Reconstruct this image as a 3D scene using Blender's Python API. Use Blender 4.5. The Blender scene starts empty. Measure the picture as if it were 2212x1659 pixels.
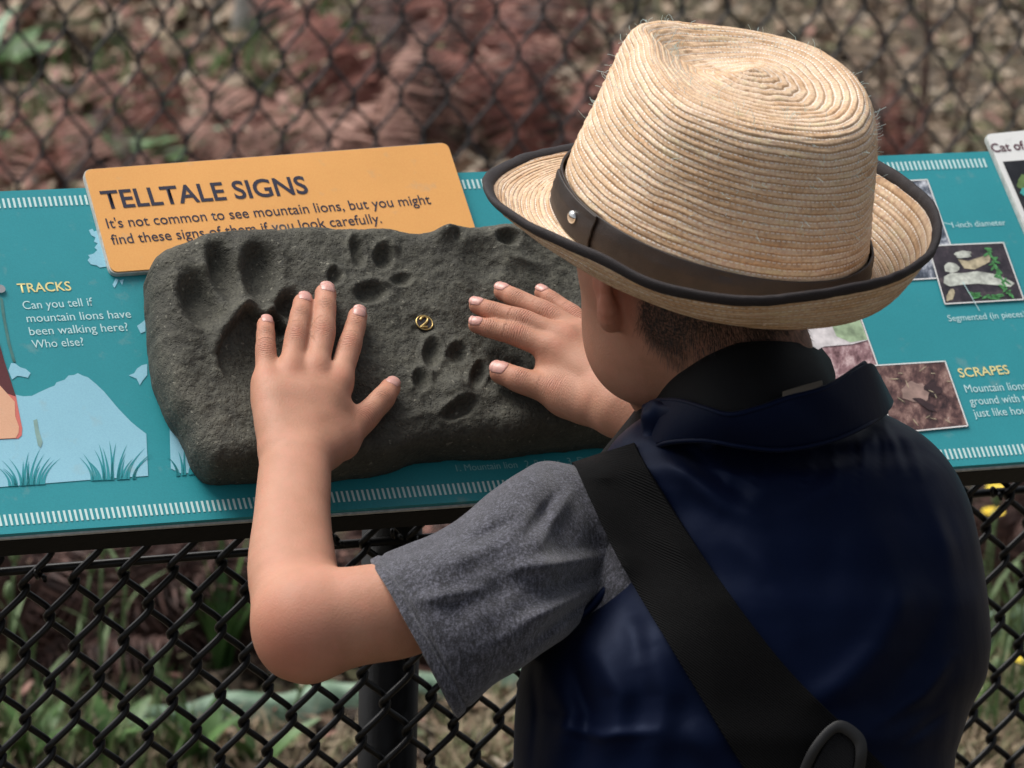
import bpy, bmesh, math, random
import numpy as np
from mathutils import Vector, Matrix
from mathutils.bvhtree import BVHTree
from mathutils.geometry import tessellate_polygon
random.seed(7); RNG = np.random.default_rng(7)
S = bpy.context.scene
COL = S.collection

# ------------------------------------------------------------------ camera, sky, sun, exposure
FP = 9600.0                      # focal length in units of a 2212 px wide frame
PW, PH_ = 2212.0, 1659.0
PITCH = math.radians(20)
_w = np.array([0.03, -math.cos(PITCH), -math.sin(PITCH)]); _w /= np.linalg.norm(_w)   # world up seen by the camera (x right, y down, z ahead)
_y = np.array([0, 0, 1.0]) - _w[2]*_w; _y /= np.linalg.norm(_y)
_x = np.cross(_y, _w)
M = np.array([_x, _y, _w])        # camera coords -> world coords
if np.linalg.det(M) * 1 < 0: pass
CAM = np.array([0, 0, 1.95])
def c2w(p): return np.asarray(p) @ M.T + CAM
cam = bpy.data.cameras.new('camera'); camo = bpy.data.objects.new('camera', cam); COL.objects.link(camo)
cam.sensor_width = 36; cam.lens = 36*FP/PW; cam.clip_start = 0.1; cam.clip_end = 3000
R = np.stack([M @ np.array([1,0,0]), M @ np.array([0,-1,0]), M @ np.array([0,0,-1])], 1)
mw = Matrix(R.tolist()).to_4x4(); mw.translation = Vector(CAM); camo.matrix_world = mw
cam.dof.use_dof = True; cam.dof.focus_distance = 3.04; cam.dof.aperture_fstop = 13
S.camera = camo
LDIR = M @ (np.array([-0.42, -0.90, -0.06])/np.linalg.norm([-0.42, -0.90, -0.06]))    # towards the light
el = math.asin(LDIR[2]); az = math.atan2(LDIR[0], LDIR[1])
W = bpy.data.worlds.new('World'); S.world = W; W.use_nodes = True
nt = W.node_tree; nt.nodes.clear()
sky = nt.nodes.new('ShaderNodeTexSky'); sky.sky_type = 'NISHITA'; sky.sun_disc = False
sky.sun_elevation = el; sky.sun_rotation = az; sky.dust_density = 4; sky.air_density = 1; sky.ozone_density = .6
hs = nt.nodes.new('ShaderNodeHueSaturation'); hs.inputs['Saturation'].default_value = .35
bg = nt.nodes.new('ShaderNodeBackground'); bg.inputs['Strength'].default_value = 0.060
wo = nt.nodes.new('ShaderNodeOutputWorld')
nt.links.new(sky.outputs[0], hs.inputs['Color']); nt.links.new(hs.outputs[0], bg.inputs[0]); nt.links.new(bg.outputs[0], wo.inputs[0])
sl = bpy.data.lights.new('sun', 'SUN'); sl.energy = 1.5; sl.angle = math.radians(38); sl.color = (1, .965, .91)
so = bpy.data.objects.new('sun', sl); COL.objects.link(so)
so.rotation_euler = Vector(LDIR).to_track_quat('Z', 'Y').to_euler()
S.view_settings.view_transform = 'Standard'; S.view_settings.look = 'None'; S.view_settings.gamma = 1
S.view_settings.use_curve_mapping = False; S.view_settings.exposure = 1.25

# ------------------------------------------------------------------ small tools
def ray(x, y): return np.array([(x-PW/2)/FP, (y-PH_/2)/FP, 1.0])
def PC(x, y, d): return ray(x, y)*d                  # camera coords at depth d
def P(x, y, d): return c2w(PC(x, y, d))
# the sign panel's plane
U = np.array([.922, -.0557, .3835]); U /= np.linalg.norm(U)
V = np.array([-.257, -.828, .498]); V -= U*(U@V); V /= np.linalg.norm(V)
N = np.cross(U, V)
if N[2] > 0: N = -N
Q0 = PC(1106, 750, 3.2)
def HC(x, y, h=0.0):                                 # camera coords where the sight line meets the plane h above the panel
    r = ray(x, y); t = ((Q0 + N*h) @ N)/(r @ N); return r*t
def loc(x, y, h=0.0):
    q = HC(x, y, h) - Q0; return np.array([q@U, q@V])
def lw(a, b, h=0.0): return c2w(Q0 + U*a + V*b + N*h)

def mesh_obj(name, verts, faces, mat=None, parent=None, smooth=False):
    me = bpy.data.meshes.new(name)
    if isinstance(faces, np.ndarray) and len(faces):
        verts = np.asarray(verts, dtype=np.float32); n = faces.shape[1]
        me.vertices.add(len(verts)); me.vertices.foreach_set('co', verts.ravel())
        me.loops.add(faces.size); me.loops.foreach_set('vertex_index', faces.ravel().astype(np.int32))
        me.polygons.add(len(faces)); me.polygons.foreach_set('loop_start', np.arange(0, faces.size, n, dtype=np.int32))
        me.update(calc_edges=True); me.validate()
    else:
        me.from_pydata([tuple(map(float, v)) for v in verts], [], [tuple(f) for f in faces]); me.update()
    if smooth: me.polygons.foreach_set('use_smooth', [True]*len(me.polygons))
    if mat is not None: me.materials.append(mat)
    o = bpy.data.objects.new(name, me); COL.objects.link(o)
    if parent is not None: o.parent = parent
    return o
def thing(name, label, cat, group=None, loc=(0, 0, 0)):
    o = bpy.data.objects.new(name, None); COL.objects.link(o); o.location = loc; o.empty_display_size = .05
    o['label'] = label; o['category'] = cat
    if group: o['group'] = group
    bpy.context.view_layer.update()
    return o
def tag(o, label, cat, group=None, kind=None):
    if label: o['label'] = label
    if cat: o['category'] = cat
    if group: o['group'] = group
    if kind: o['kind'] = kind
    return o
def solidify(o, t, off=0):
    m = o.modifiers.new('thickness', 'SOLIDIFY'); m.thickness = t; m.offset = off; return o
def subsurf(o, n=2):
    m = o.modifiers.new('subdivision', 'SUBSURF'); m.levels = n; m.render_levels = n; return o
def attr(o, name, vals, typ='FLOAT'):
    a = o.data.attributes.new(name, typ, 'POINT')
    a.data.foreach_set('value' if typ == 'FLOAT' else 'color' if typ == 'FLOAT_COLOR' else 'vector', np.asarray(vals, dtype=np.float32).ravel())
def crom(pts, n):                                     # Catmull-Rom through rows of numbers
    p = np.asarray(pts, float); p = np.vstack([2*p[0]-p[1], p, 2*p[-1]-p[-2]]); m = len(p)-3
    t = np.linspace(0, m-1e-6, n); i = t.astype(int); f = (t-i)[:, None]
    a, b, c, d = p[i], p[i+1], p[i+2], p[i+3]
    return .5*((2*b)+(-a+c)*f+(2*a-5*b+4*c-d)*f**2+(-a+3*b-3*c+d)*f**3)
def tube(path, rad, n=8, closed=False, cap=True):
    p = np.asarray(path, float); m = len(p); rad = np.broadcast_to(np.asarray(rad, float), (m,))
    T = np.roll(p, -1, 0)-np.roll(p, 1, 0)
    if not closed: T[0] = p[1]-p[0]; T[-1] = p[-1]-p[-2]
    T /= np.linalg.norm(T, axis=1)[:, None]+1e-12
    ref = np.array([.31, .55, .77]); vs = []; a = np.cross(T[0], ref); a /= np.linalg.norm(a)
    for i in range(m):
        a = a - T[i]*(a@T[i]); a /= np.linalg.norm(a)+1e-12; b = np.cross(T[i], a)
        th = np.arange(n)*2*math.pi/n
        vs.append(p[i]+rad[i]*(np.cos(th)[:, None]*a+np.sin(th)[:, None]*b))
    vs = np.vstack(vs); fs = []
    for i in range(m if closed else m-1):
        j = (i+1) % m
        for k in range(n): fs.append((i*n+k, i*n+(k+1) % n, j*n+(k+1) % n, j*n+k))
    if not closed and cap: fs.append(tuple(range(n-1, -1, -1))); fs.append(tuple((m-1)*n+k for k in range(n)))
    return vs, fs
def join(parts):
    vs, fs, o = [], [], 0
    for v, f in parts:
        vs.append(np.asarray(v)); fs += [tuple(i+o for i in q) for q in f]; o += len(v)
    return np.vstack(vs), fs
def grid_faces(r, c, wrap=False):
    i = np.arange(r-1)[:, None]*c; j = np.arange(c if wrap else c-1)[None]
    jn = (j+1) % c
    return np.stack([(i+j), (i+jn), (i+c+jn), (i+c+j)], -1).reshape(-1, 4)
# value noise
_L = RNG.random((64, 64, 64)).astype(np.float32)
def vnoise(p, f):
    q = np.asarray(p, np.float32)*f + 1000.3; i = np.floor(q).astype(np.int64); t = (q-i).astype(np.float32); t = t*t*(3-2*t); i &= 63; j = (i+1) & 63
    x0, y0, z0 = i[..., 0], i[..., 1], i[..., 2]; x1, y1, z1 = j[..., 0], j[..., 1], j[..., 2]; tx, ty, tz = t[..., 0], t[..., 1], t[..., 2]
    a = _L[x0, y0, z0]*(1-tx)+_L[x1, y0, z0]*tx; b = _L[x0, y1, z0]*(1-tx)+_L[x1, y1, z0]*tx
    c = _L[x0, y0, z1]*(1-tx)+_L[x1, y0, z1]*tx; d = _L[x0, y1, z1]*(1-tx)+_L[x1, y1, z1]*tx
    return (a*(1-ty)+b*ty)*(1-tz)+(c*(1-ty)+d*ty)*tz - .5
def fbm(p, f, o=4, g=.5):
    r = 0; a = 1
    for _ in range(o): r = r+a*vnoise(p, f); f *= 2.03; a *= g
    return r
# signed distance field on a grid, meshed with surface nets
class Field:
    def __init__(s, lo, hi, h):
        s.lo = np.array(lo, float); s.h = h; s.n = np.ceil((np.array(hi)-s.lo)/h).astype(int)+1
        s.a = np.full(s.n, .05, np.float32)
    def box(s, lo, hi):
        a = np.clip(np.floor((np.array(lo)-s.lo)/s.h).astype(int), 0, s.n); b = np.clip(np.ceil((np.array(hi)-s.lo)/s.h).astype(int)+1, 0, s.n)
        if (b <= a).any(): return None
        ax = [s.lo[k]+np.arange(a[k], b[k], dtype=np.float32)*s.h for k in range(3)]
        return tuple(slice(a[k], b[k]) for k in range(3)), np.stack(np.meshgrid(*ax, indexing='ij'), -1).astype(np.float32)
    def blend(s, sl, d, k, sub=False):
        c = s.a[sl]
        if sub:
            hh = np.clip(.5-.5*(c+d)/k, 0, 1); s.a[sl] = c*(1-hh)+(-d)*hh+k*hh*(1-hh)
        else:
            hh = np.clip(.5+.5*(c-d)/k, 0, 1); s.a[sl] = c*(1-hh)+d*hh-k*hh*(1-hh)
    def cone(s, a, b, ra, rb, k=.003, sub=False):
        a = np.array(a, np.float32); b = np.array(b, np.float32); m = max(ra, rb)+k*1.5+s.h*2
        r = s.box(np.minimum(a, b)-m, np.maximum(a, b)+m)
        if r is None: return
        sl, p = r; ab = b-a; t = np.clip(((p-a)@ab)/(ab@ab+1e-12), 0, 1)
        d = np.linalg.norm(p-a-t[..., None]*ab, axis=-1)-(ra+(rb-ra)*t); s.blend(sl, d, k, sub)
    def chain(s, Q, R, k):
        Q = [np.array(q, np.float32) for q in Q]; m = max(R)+k*1.5+s.h*2
        r = s.box(np.min(Q, 0)-m, np.max(Q, 0)+m)
        if r is None: return
        sl, p = r; D = None
        for a, b, ra, rb in zip(Q[:-1], Q[1:], R[:-1], R[1:]):
            ab = b-a; t = np.clip(((p-a)@ab)/(ab@ab+1e-12), 0, 1); d = np.linalg.norm(p-a-t[..., None]*ab, axis=-1)-(ra+(rb-ra)*t)
            D = d if D is None else np.minimum(D, d)
        s.blend(sl, D, k)
    def ell(s, c, ax, rad, k=.004, sub=False):      # ax rows: local axes
        c = np.array(c, np.float32); m = max(rad)+k*1.5+s.h*2; r = s.box(c-m, c+m)
        if r is None: return
        sl, p = r; q = (p-c)@np.array(ax, np.float32).T; rad = np.array(rad, np.float32)
        k0 = np.linalg.norm(q/rad, axis=-1); k1 = np.linalg.norm(q/(rad*rad), axis=-1)+1e-6
        s.blend(sl, k0*(k0-1)/k1, k, sub)
    def mesh(s):
        A = s.a; ins = A < 0; n = s.n
        c = np.zeros(n-1, np.int8)
        for i in (0, 1):
            for j in (0, 1):
                for k in (0, 1): c += ins[i:n[0]-1+i, j:n[1]-1+j, k:n[2]-1+k]
        act = np.argwhere((c > 0) & (c < 8)); idx = np.full(n-1, -1, np.int32); idx[tuple(act.T)] = np.arange(len(act))
        acc = np.zeros((len(act), 3)); cnt = np.zeros(len(act))
        for ax in range(3):
            o = [k for k in range(3) if k != ax]
            for u in (0, 1):
                for v in (0, 1):
                    p0 = act.copy(); p0[:, o[0]] += u; p0[:, o[1]] += v; p1 = p0.copy(); p1[:, ax] += 1
                    a = A[tuple(p0.T)]; b = A[tuple(p1.T)]; m = (a < 0) != (b < 0)
                    t = np.where(m, a/np.where(m, a-b, 1), 0); q = p0.astype(float); q[:, ax] += t
                    acc[m] += q[m]; cnt[m] += 1
        vs = acc/cnt[:, None]*s.h+s.lo; fs = []
        for ax in range(3):
            o1, o2 = (ax+1) % 3, (ax+2) % 3
            s0 = [slice(1, n[k]-1) for k in range(3)]; s1 = list(s0); s0[ax] = slice(0, n[ax]-1); s1[ax] = slice(1, n[ax])
            a = ins[tuple(s0)]; b = ins[tuple(s1)]
            for m, fl in ((a & ~b, False), (~a & b, True)):
                e = np.argwhere(m)+np.array([0 if k == ax else 1 for k in range(3)])
                if not len(e): continue
                q = []
                for d1, d2 in ((-1, -1), (0, -1), (0, 0), (-1, 0)):
                    f = e.copy(); f[:, o1] += d1; f[:, o2] += d2; q.append(idx[tuple(f.T)])
                q = np.stack(q, 1); fs.append(q[:, ::-1] if fl else q)
        fs = np.vstack(fs); return vs, fs[(fs >= 0).all(1)]

# ------------------------------------------------------------------ materials
class NT:
    def __init__(s, name, rough=.6, col=(.5, .5, .5), **kw):
        s.m = bpy.data.materials.new(name); s.m.use_nodes = True; s.t = s.m.node_tree; s.b = s.t.nodes['Principled BSDF']
        s.b.inputs['Base Color'].default_value = (*col, 1); s.b.inputs['Roughness'].default_value = rough
        for k, v in kw.items(): s.b.inputs[k.replace('_', ' ')].default_value = v
        s.tc = s.n('TexCoord')
    def n(s, t, **kw):
        o = s.t.nodes.new('ShaderNode'+t)
        for k, v in kw.items():
            if k in o.inputs: o.inputs[k].default_value = v
            else: setattr(o, k, v)
        return o
    def l(s, a, b): s.t.links.new(a, b)
    def noise(s, scale, detail=4, vec=None, rough=.55, out='Fac'):
        o = s.n('TexNoise'); o.inputs['Scale'].default_value = scale; o.inputs['Detail'].default_value = detail; o.inputs['Roughness'].default_value = rough
        s.l(vec or s.tc.outputs['Object'], o.inputs['Vector']); return o.outputs[out]
    def ramp(s, fac, stops):
        o = s.n('ValToRGB'); e = o.color_ramp.elements
        while len(e) < len(stops): e.new(.5)
        for q, (p, c) in zip(e, stops): q.position = p; q.color = (*c, 1) if len(c) == 3 else c
        s.l(fac, o.inputs[0]); return o.outputs[0]
    def math(s, op, a, b=0.0, c=None):
        o = s.n('Math'); o.operation = op
        for i, v in enumerate((a, b, c)):
            if v is None: continue
            if isinstance(v, (int, float)): o.inputs[i].default_value = v
            else: s.l(v, o.inputs[i])
        return o.outputs[0]
    def mix(s, fac, a, b, mode='MIX'):
        o = s.n('MixRGB'); o.blend_type = mode
        for i, v in enumerate((fac, a, b)):
            if isinstance(v, (int, float)): o.inputs[i].default_value = v
            elif isinstance(v, tuple): o.inputs[i].default_value = (*v, 1)
            else: s.l(v, o.inputs[i])
        return o.outputs[0]
    def color(s, c): s.l(c, s.b.inputs['Base Color'])
    def bump(s, h, dist=.001, st=1.0):
        o = s.n('Bump'); o.inputs['Strength'].default_value = st; o.inputs['Distance'].default_value = dist
        s.l(h, o.inputs['Height'])
        s.l(o.outputs[0], s.b.inputs['Normal'])
    def attr(s, name, out='Fac'):
        o = s.n('Attribute'); o.attribute_name = name; return o.outputs[out]
    def map(s, scale, rot=(0, 0, 0)):
        o = s.n('Mapping'); o.inputs['Scale'].default_value = scale; o.inputs['Rotation'].default_value = rot
        s.l(s.tc.outputs['Object'], o.inputs['Vector']); return o.outputs[0]
def simple(name, col, rough=.6, var=.12, scale=40, bump=0, **kw):
    m = NT(name, rough, col, **kw)
    d = tuple(c*(1-var) for c in col); e = tuple(min(1, c*(1+var)) for c in col)
    f = m.noise(scale); m.color(m.ramp(f, [(.3, d), (.7, e)]))
    if bump: m.bump(m.noise(scale*6), bump)
    return m.m

def mat_print(name, col, spec=.5):
    m = NT(name, .42, col)
    n1 = m.noise(9, 5); n2 = m.noise(900, 2); n3 = m.noise(60, 6)
    a = m.ramp(n1, [(.3, tuple(c*.92 for c in col)), (.7, tuple(min(1, c*1.06) for c in col))])
    a = m.mix(.10, a, m.ramp(n2, [(.35, (.3, .3, .3)), (.65, (.8, .8, .8))]), 'OVERLAY')
    d = m.ramp(n3, [(.62, (0, 0, 0)), (.8, (1, 1, 1))])
    a = m.mix(m.math('MULTIPLY', d, .30), a, (.35, .37, .33)); m.color(a)
    r = m.n('MapRange'); m.l(n1, r.inputs[0]); r.inputs[3].default_value = .34; r.inputs[4].default_value = .52; m.l(r.outputs[0], m.b.inputs['Roughness'])
    m.bump(n2, .00006); return m.m
TEAL = mat_print('teal print', (.022, .265, .305))
ORANGE = mat_print('orange print', (.79, .385, .115))
WHITEP = mat_print('white print', (.74, .74, .72))
PALE = mat_print('pale blue print', (.27, .54, .66))
TICK = mat_print('pale tick print', (.56, .74, .72))
CREAM = mat_print('cream lettering', (.78, .68, .30))
INK = mat_print('dark lettering', (.028, .028, .05))
INKW = mat_print('white lettering', (.50, .72, .73))
INKF = mat_print('faded lettering', (.26, .52, .53))
INKP = mat_print('maroon lettering', (.10, .035, .05))
MAROON = mat_print('maroon print', (.10, .022, .025))
PEACH = mat_print('peach print', (.72, .40, .25))
PINK = mat_print('pink print', (.62, .16, .13))
STAIN = simple('dirt stain', (.05, .16, .15), .7, .4, 60)
STAIN2 = simple('dirt stain on pale print', (.22, .36, .33), .7, .3, 60)
EDGE = simple('laminate edge', (.45, .47, .45), .5, .2, 200)
BLACKM = simple('black powder coat', (.005, .005, .0055), .45, .3, 30, bump=.0002, Specular_IOR_Level=.25)

def mat_rock():
    m = NT('dark cast stone', .82)
    a = m.noise(14, 8); b = m.noise(420, 3); c = m.noise(90, 6); v = m.n('TexVoronoi'); v.inputs['Scale'].default_value = 520; m.l(m.tc.outputs['Object'], v.inputs['Vector'])
    col = m.ramp(a, [(.25, (.036, .034, .026)), (.55, (.056, .054, .042)), (.8, (.082, .077, .060))])
    col = m.mix(.55, col, m.ramp(b, [(.3, (.18, .18, .18)), (.7, (.82, .82, .80))]), 'OVERLAY')
    col = m.mix(.35, col, m.ramp(c, [(.3, (.2, .2, .2)), (.7, (.8, .8, .75))]), 'OVERLAY')
    sp = m.ramp(m.noise(330, 2, rough=.3), [(.70, (0, 0, 0)), (.745, (1, 1, 1))]); col = m.mix(m.math('MULTIPLY', sp, .7), col, (.20, .19, .15))
    m.color(col)
    h = m.math('ADD', m.math('MULTIPLY', b, .6), m.math('ADD', m.math('MULTIPLY', c, 1.2), m.math('MULTIPLY', m.ramp(v.outputs[0], [(0, (0, 0, 0)), (.35, (1, 1, 1))]), .45)))
    m.bump(h, .0016, 1.0); return m.m
ROCK = mat_rock()

def mat_skin():
    m = NT('skin', .5, (.55, .30, .21)); m.b.inputs['Subsurface Weight'].default_value = .18
    m.b.inputs['Subsurface Radius'].default_value = (1, .35, .2); m.b.inputs['Subsurface Scale'].default_value = .006
    a = m.noise(28, 4); b = m.noise(700, 3); red = m.attr('red'); cr = m.attr('crease')
    col = m.ramp(a, [(.3, (.385, .185, .115)), (.7, (.47, .243, .162))]); mo = m.noise(95, 6, rough=.7); col = m.mix(m.ramp(mo, [(.45, (0, 0, 0)), (.75, (.55, .55, .55))]), col, (.50, .215, .15)); col = m.mix(m.ramp(m.noise(45, 5), [(.52, (0, 0, 0)), (.8, (.4, .4, .4))]), col, (.36, .20, .13))
    col = m.mix(m.math('MULTIPLY', red, .75), col, (.50, .175, .115))
    fo = m.math('ADD', m.math('MULTIPLY', m.attr('fold'), 3800), m.math('MULTIPLY', m.noise(260, 3), 9))
    ln = m.ramp(m.math('ADD', m.math('MULTIPLY', m.math('SINE', fo), .5), .5), [(.70, (0, 0, 0)), (1, (1, 1, 1))]); cm = m.math('MULTIPLY', ln, cr)
    col = m.mix(m.math('MULTIPLY', cm, .80), col, (.24, .085, .05)); col = m.mix(m.math('MULTIPLY', m.attr('scalp'), m.ramp(m.noise(600, 3), [(.35, (.55, .55, .55)), (.6, (1, 1, 1))])), col, (.030, .020, .015)); m.color(col)
    h = m.math('SUBTRACT', m.math('MULTIPLY', b, .35), m.math('MULTIPLY', cm, 1.3)); m.bump(h, .0009, .9)
    r = m.n('MapRange'); m.l(m.noise(300, 2), r.inputs[0]); r.inputs[3].default_value = .52; r.inputs[4].default_value = .68; m.l(r.outputs[0], m.b.inputs['Roughness']); m.b.inputs['Specular IOR Level'].default_value = .35
    return m.m
SKIN = mat_skin()
NAIL = NT('fingernail', .36, (.56, .29, .245), Subsurface_Weight=.15); NAIL.b.inputs['Subsurface Scale'].default_value = .003; NAIL = NAIL.m
NAILW = simple('nail edge', (.52, .33, .27), .35, .05)

def mat_satin():
    m = NT('navy satin', .54, (.008, .016, .055)); m.b.inputs['Sheen Weight'].default_value = .04; m.b.inputs['Sheen Roughness'].default_value = .35
    m.b.inputs['Specular IOR Level'].default_value = .17; m.b.inputs['Specular Tint'].default_value = (.30, .42, .8, 1)
    col = m.ramp(m.noise(7, 4), [(.3, (.0011, .0024, .0100)), (.7, (.0018, .0042, .0185))]); m.color(col)
    a = m.noise(1, 4, m.map((26, 26, 8), (0, .4, .3))); b = m.noise(1500, 2)
    m.bump(m.math('ADD', m.math('MULTIPLY', a, 1.0), m.math('MULTIPLY', b, .03)), .003, .30); return m.m
SATIN = mat_satin()
def mat_heather():
    m = NT('grey heather jersey', .92); m.b.inputs['Sheen Weight'].default_value = .25
    a = m.noise(1, 5, m.map((500, 500, 130), (.5, .3, 0)), .8); b = m.noise(130, 3); c = m.noise(900, 3)
    f = m.math('ADD', m.math('MULTIPLY', a, .62), m.math('ADD', m.math('MULTIPLY', b, .10), m.math('MULTIPLY', c, .32)))
    m.color(m.ramp(f, [(.43, (.010, .010, .014)), (.52, (.038, .038, .050)), (.62, (.125, .125, .158))]))
    m.bump(m.math('ADD', c, a), .0006); return m.m
HEATH = mat_heather()
def mat_web(name, col):
    m = NT(name, .8, col, Specular_IOR_Level=.12); w = m.n('TexWave'); w.inputs['Scale'].default_value = 260; w.bands_direction = 'DIAGONAL'; m.l(m.tc.outputs['Object'], w.inputs['Vector'])
    m.color(m.mix(m.math('MULTIPLY', w.outputs['Fac'], .5), tuple(c*.85 for c in col), tuple(c*1.15 for c in col))); m.bump(w.outputs['Fac'], .0004); return m.m
WEB = mat_web('black webbing', (.0026, .0026, .0029))
NEO = simple('black neoprene', (.003, .003, .0035), .75, .3, 300, bump=.0003, Specular_IOR_Level=.2)
BINDING = simple('dark brown binding', (.014, .009, .010), .75, .35, 500, bump=.0004)
LEATHER = NT('brown leather', .48, (.040, .026, .020))
LEATHER.color(LEATHER.ramp(LEATHER.noise(60, 6), [(.3, (.014, .009, .0075)), (.7, (.028, .018, .014))])); LEATHER.bump(LEATHER.noise(900, 3), .0002); LEATHER = LEATHER.m
STEEL = NT('polished steel', .18, (.75, .73, .70), Metallic=1.0).m
BRASS = simple('worn brass', (.50, .36, .14), .38, .4, 300, Metallic=.9)
BRASSD = simple('tarnished brass', (.020, .014, .016), .5, .3, 300)
HAIR = simple('dark brown hair', (.016, .011, .009), .55, .5, 500)

def mat_straw(name, turns_u):
    m = NT(name, .58); uv = m.n('UVMap'); sp = m.n('SeparateXYZ'); m.l(uv.outputs[0], sp.inputs[0]); u, v = sp.outputs[0], sp.outputs[1]
    row = m.math('FLOOR', v); fr = m.math('FRACT', v)
    cb = m.n('CombineXYZ'); m.l(m.math('MULTIPLY', u, 14), cb.inputs[0]); m.l(m.math('MULTIPLY', row, 3.71), cb.inputs[1])
    n1 = m.noise(1.0, 3, cb.outputs[0])
    cb2 = m.n('CombineXYZ'); m.l(m.math('MULTIPLY', u, 230), cb2.inputs[0]); m.l(m.math('MULTIPLY', v, 1.6), cb2.inputs[1]); n2 = m.noise(1.0, 4, cb2.outputs[0])
    cb4 = m.n('CombineXYZ'); m.l(m.math('MULTIPLY', u, 60), cb4.inputs[0]); m.l(m.math('MULTIPLY', v, 2.5), cb4.inputs[1]); n4 = m.noise(1.0, 5, cb4.outputs[0])
    col = m.ramp(n1, [(.28, (.45, .26, .135)), (.43, (.56, .37, .22)), (.58, (.64, .46, .315)), (.76, (.57, .45, .25))])
    col = m.mix(.6, col, m.ramp(n2, [(.3, (.26, .26, .26)), (.7, (.76, .76, .74))]), 'OVERLAY')
    fl = m.ramp(n4, [(.66, (0, 0, 0)), (.73, (1, 1, 1))]); col = m.mix(m.math('MULTIPLY', fl, .65), col, (.42, .19, .07))
    # stitched seam and groove of each sewn braid row
    st = m.math('MULTIPLY', m.math('LESS_THAN', m.math('ABSOLUTE', m.math('SUBTRACT', fr, .80)), .085),
                m.math('LESS_THAN', m.math('FRACT', m.math('ADD', m.math('MULTIPLY', u, turns_u), m.math('MULTIPLY', row, .37))), .62))
    gr = m.ramp(fr, [(.0, (1, 1, 1)), (.10, (0, 0, 0)), (.9, (0, 0, 0)), (1, (1, 1, 1))])
    col = m.mix(m.math('MULTIPLY', gr, .75), col, (.30, .155, .07))
    col = m.mix(m.math('MULTIPLY', st, .75), col, (.82, .78, .72)); m.color(col)
    h = m.math('ADD', m.math('MULTIPLY', n2, .8), m.math('MULTIPLY', st, .5)); m.bump(h, .0006, .8); return m.m
STRAW = mat_straw('sewn straw crown', 170); STRAWB = mat_straw('sewn straw brim', 210)

# ------------------------------------------------------------------ ground and sky surroundings
def mat_ground():
    m = NT('forest floor', .95)
    a = m.noise(1.3, 6); b = m.noise(14, 6); c = m.noise(60, 4)
    col = m.ramp(b, [(.3, (.030, .020, .014)), (.5, (.085, .062, .042)), (.66, (.19, .14, .095)), (.8, (.30, .24, .17))])
    col = m.mix(m.ramp(a, [(.45, (0, 0, 0)), (.6, (1, 1, 1))]), col, m.ramp(c, [(.3, (.035, .035, .018)), (.7, (.14, .125, .07))])); m.color(col)
    m.bump(m.math('ADD', b, m.math('MULTIPLY', c, .4)), .03); return m.m
g = 60; xs = np.concatenate([np.linspace(-800, -12, 12), np.linspace(-11, 11, g), np.linspace(12, 800, 12)])
ys = np.concatenate([np.linspace(-600, -3, 10), np.linspace(-2, 16, g*2), np.linspace(17, 1500, 14)])
X, Y = np.meshgrid(xs, ys); gp = np.stack([X, Y, X*0], -1)
Zg = fbm(gp, .9, 4)*.10*np.clip(1-np.hypot(X, Y-5)/25, 0, 1)
ground = mesh_obj('ground', np.stack([X, Y, Zg], -1).reshape(-1, 3), grid_faces(len(ys), len(xs)), mat_ground(), smooth=True); ground['kind'] = 'structure'
def gz(x, y): return float(fbm(np.array([[x, y, 0.]]), .9, 4)[0]*.10*max(0, 1-math.hypot(x, y-5)/25))
def GP(x, y):                                         # where the sight line through a pixel meets the ground
    r = M @ ray(x, y); t = -CAM[2]/r[2]; q = CAM+r*t; q[2] = gz(q[0], q[1]); return q

# ------------------------------------------------------------------ information sign
sign = thing('information_sign', 'teal wildlife information panel with orange title card, angled in front of the black mesh fence', 'sign', loc=tuple(lw(0, -.12)))
def par(o, p):
    o.parent = p; o.matrix_parent_inverse = p.matrix_world.inverted(); return o
_root = {}
def on(p, o):                                         # parent, keeping world coords
    q = p
    inv = Matrix.Identity(4)
    while q is not None: inv = q.matrix_basis @ inv if False else inv; q = q.parent
    o.parent = p
    top = p
    while top.parent is not None: top = top.parent
    if p.parent is None: o.matrix_parent_inverse = Matrix.Translation(top.location).inverted()
    return o
def lpoly(name, pts, h, mat, parent, thick=0.0):      # flat (or thin) polygon in panel coords
    n = len(pts); tri = tessellate_polygon([[Vector((p[0], p[1], 0)) for p in pts]])
    vs = [lw(p[0], p[1], h) for p in pts]; fs = []
    for t in tri:
        a, b, c = (np.array(pts[i]) for i in t); s = (b-a)[0]*(c-a)[1]-(b-a)[1]*(c-a)[0]
        fs.append(tuple(t) if s*SGN > 0 else tuple(t[::-1]))
    if thick:
        vs += [lw(p[0], p[1], h-thick) for p in pts]
        fs += [tuple(i+n for i in f[::-1]) for f in fs]
        for i in range(n): fs.append((i, (i+1) % n, n+(i+1) % n, n+i))
    o = mesh_obj(name, vs, fs, mat); 
    if thick:
        bm = bmesh.new(); bm.from_mesh(o.data); bmesh.ops.recalc_face_normals(bm, faces=bm.faces); bm.to_mesh(o.data); bm.free()
    return on(parent, o) if parent else o
SGN = 1 if np.cross(U, V) @ N > 0 else -1
def ppoly(name, px, h, mat, parent, thick=0.0, hp=None): return lpoly(name, [loc(x, y, h if hp is None else hp) for x, y in px], h, mat, parent, thick)
def rounded(pts, r, n=6, which=None):
    out = []; m = len(pts); pts = [np.array(p, float) for p in pts]
    for i in range(m):
        p, a, b = pts[i], pts[i-1], pts[(i+1) % m]
        if which is not None and i not in which: out.append(p); continue
        da = (a-p)/np.linalg.norm(a-p); db = (b-p)/np.linalg.norm(b-p)
        for k in range(n+1):
            t = k/n; out.append((p+da*r)*(1-t)**2+p*2*t*(1-t)+(p+db*r)*t**2)
    return out
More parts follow.
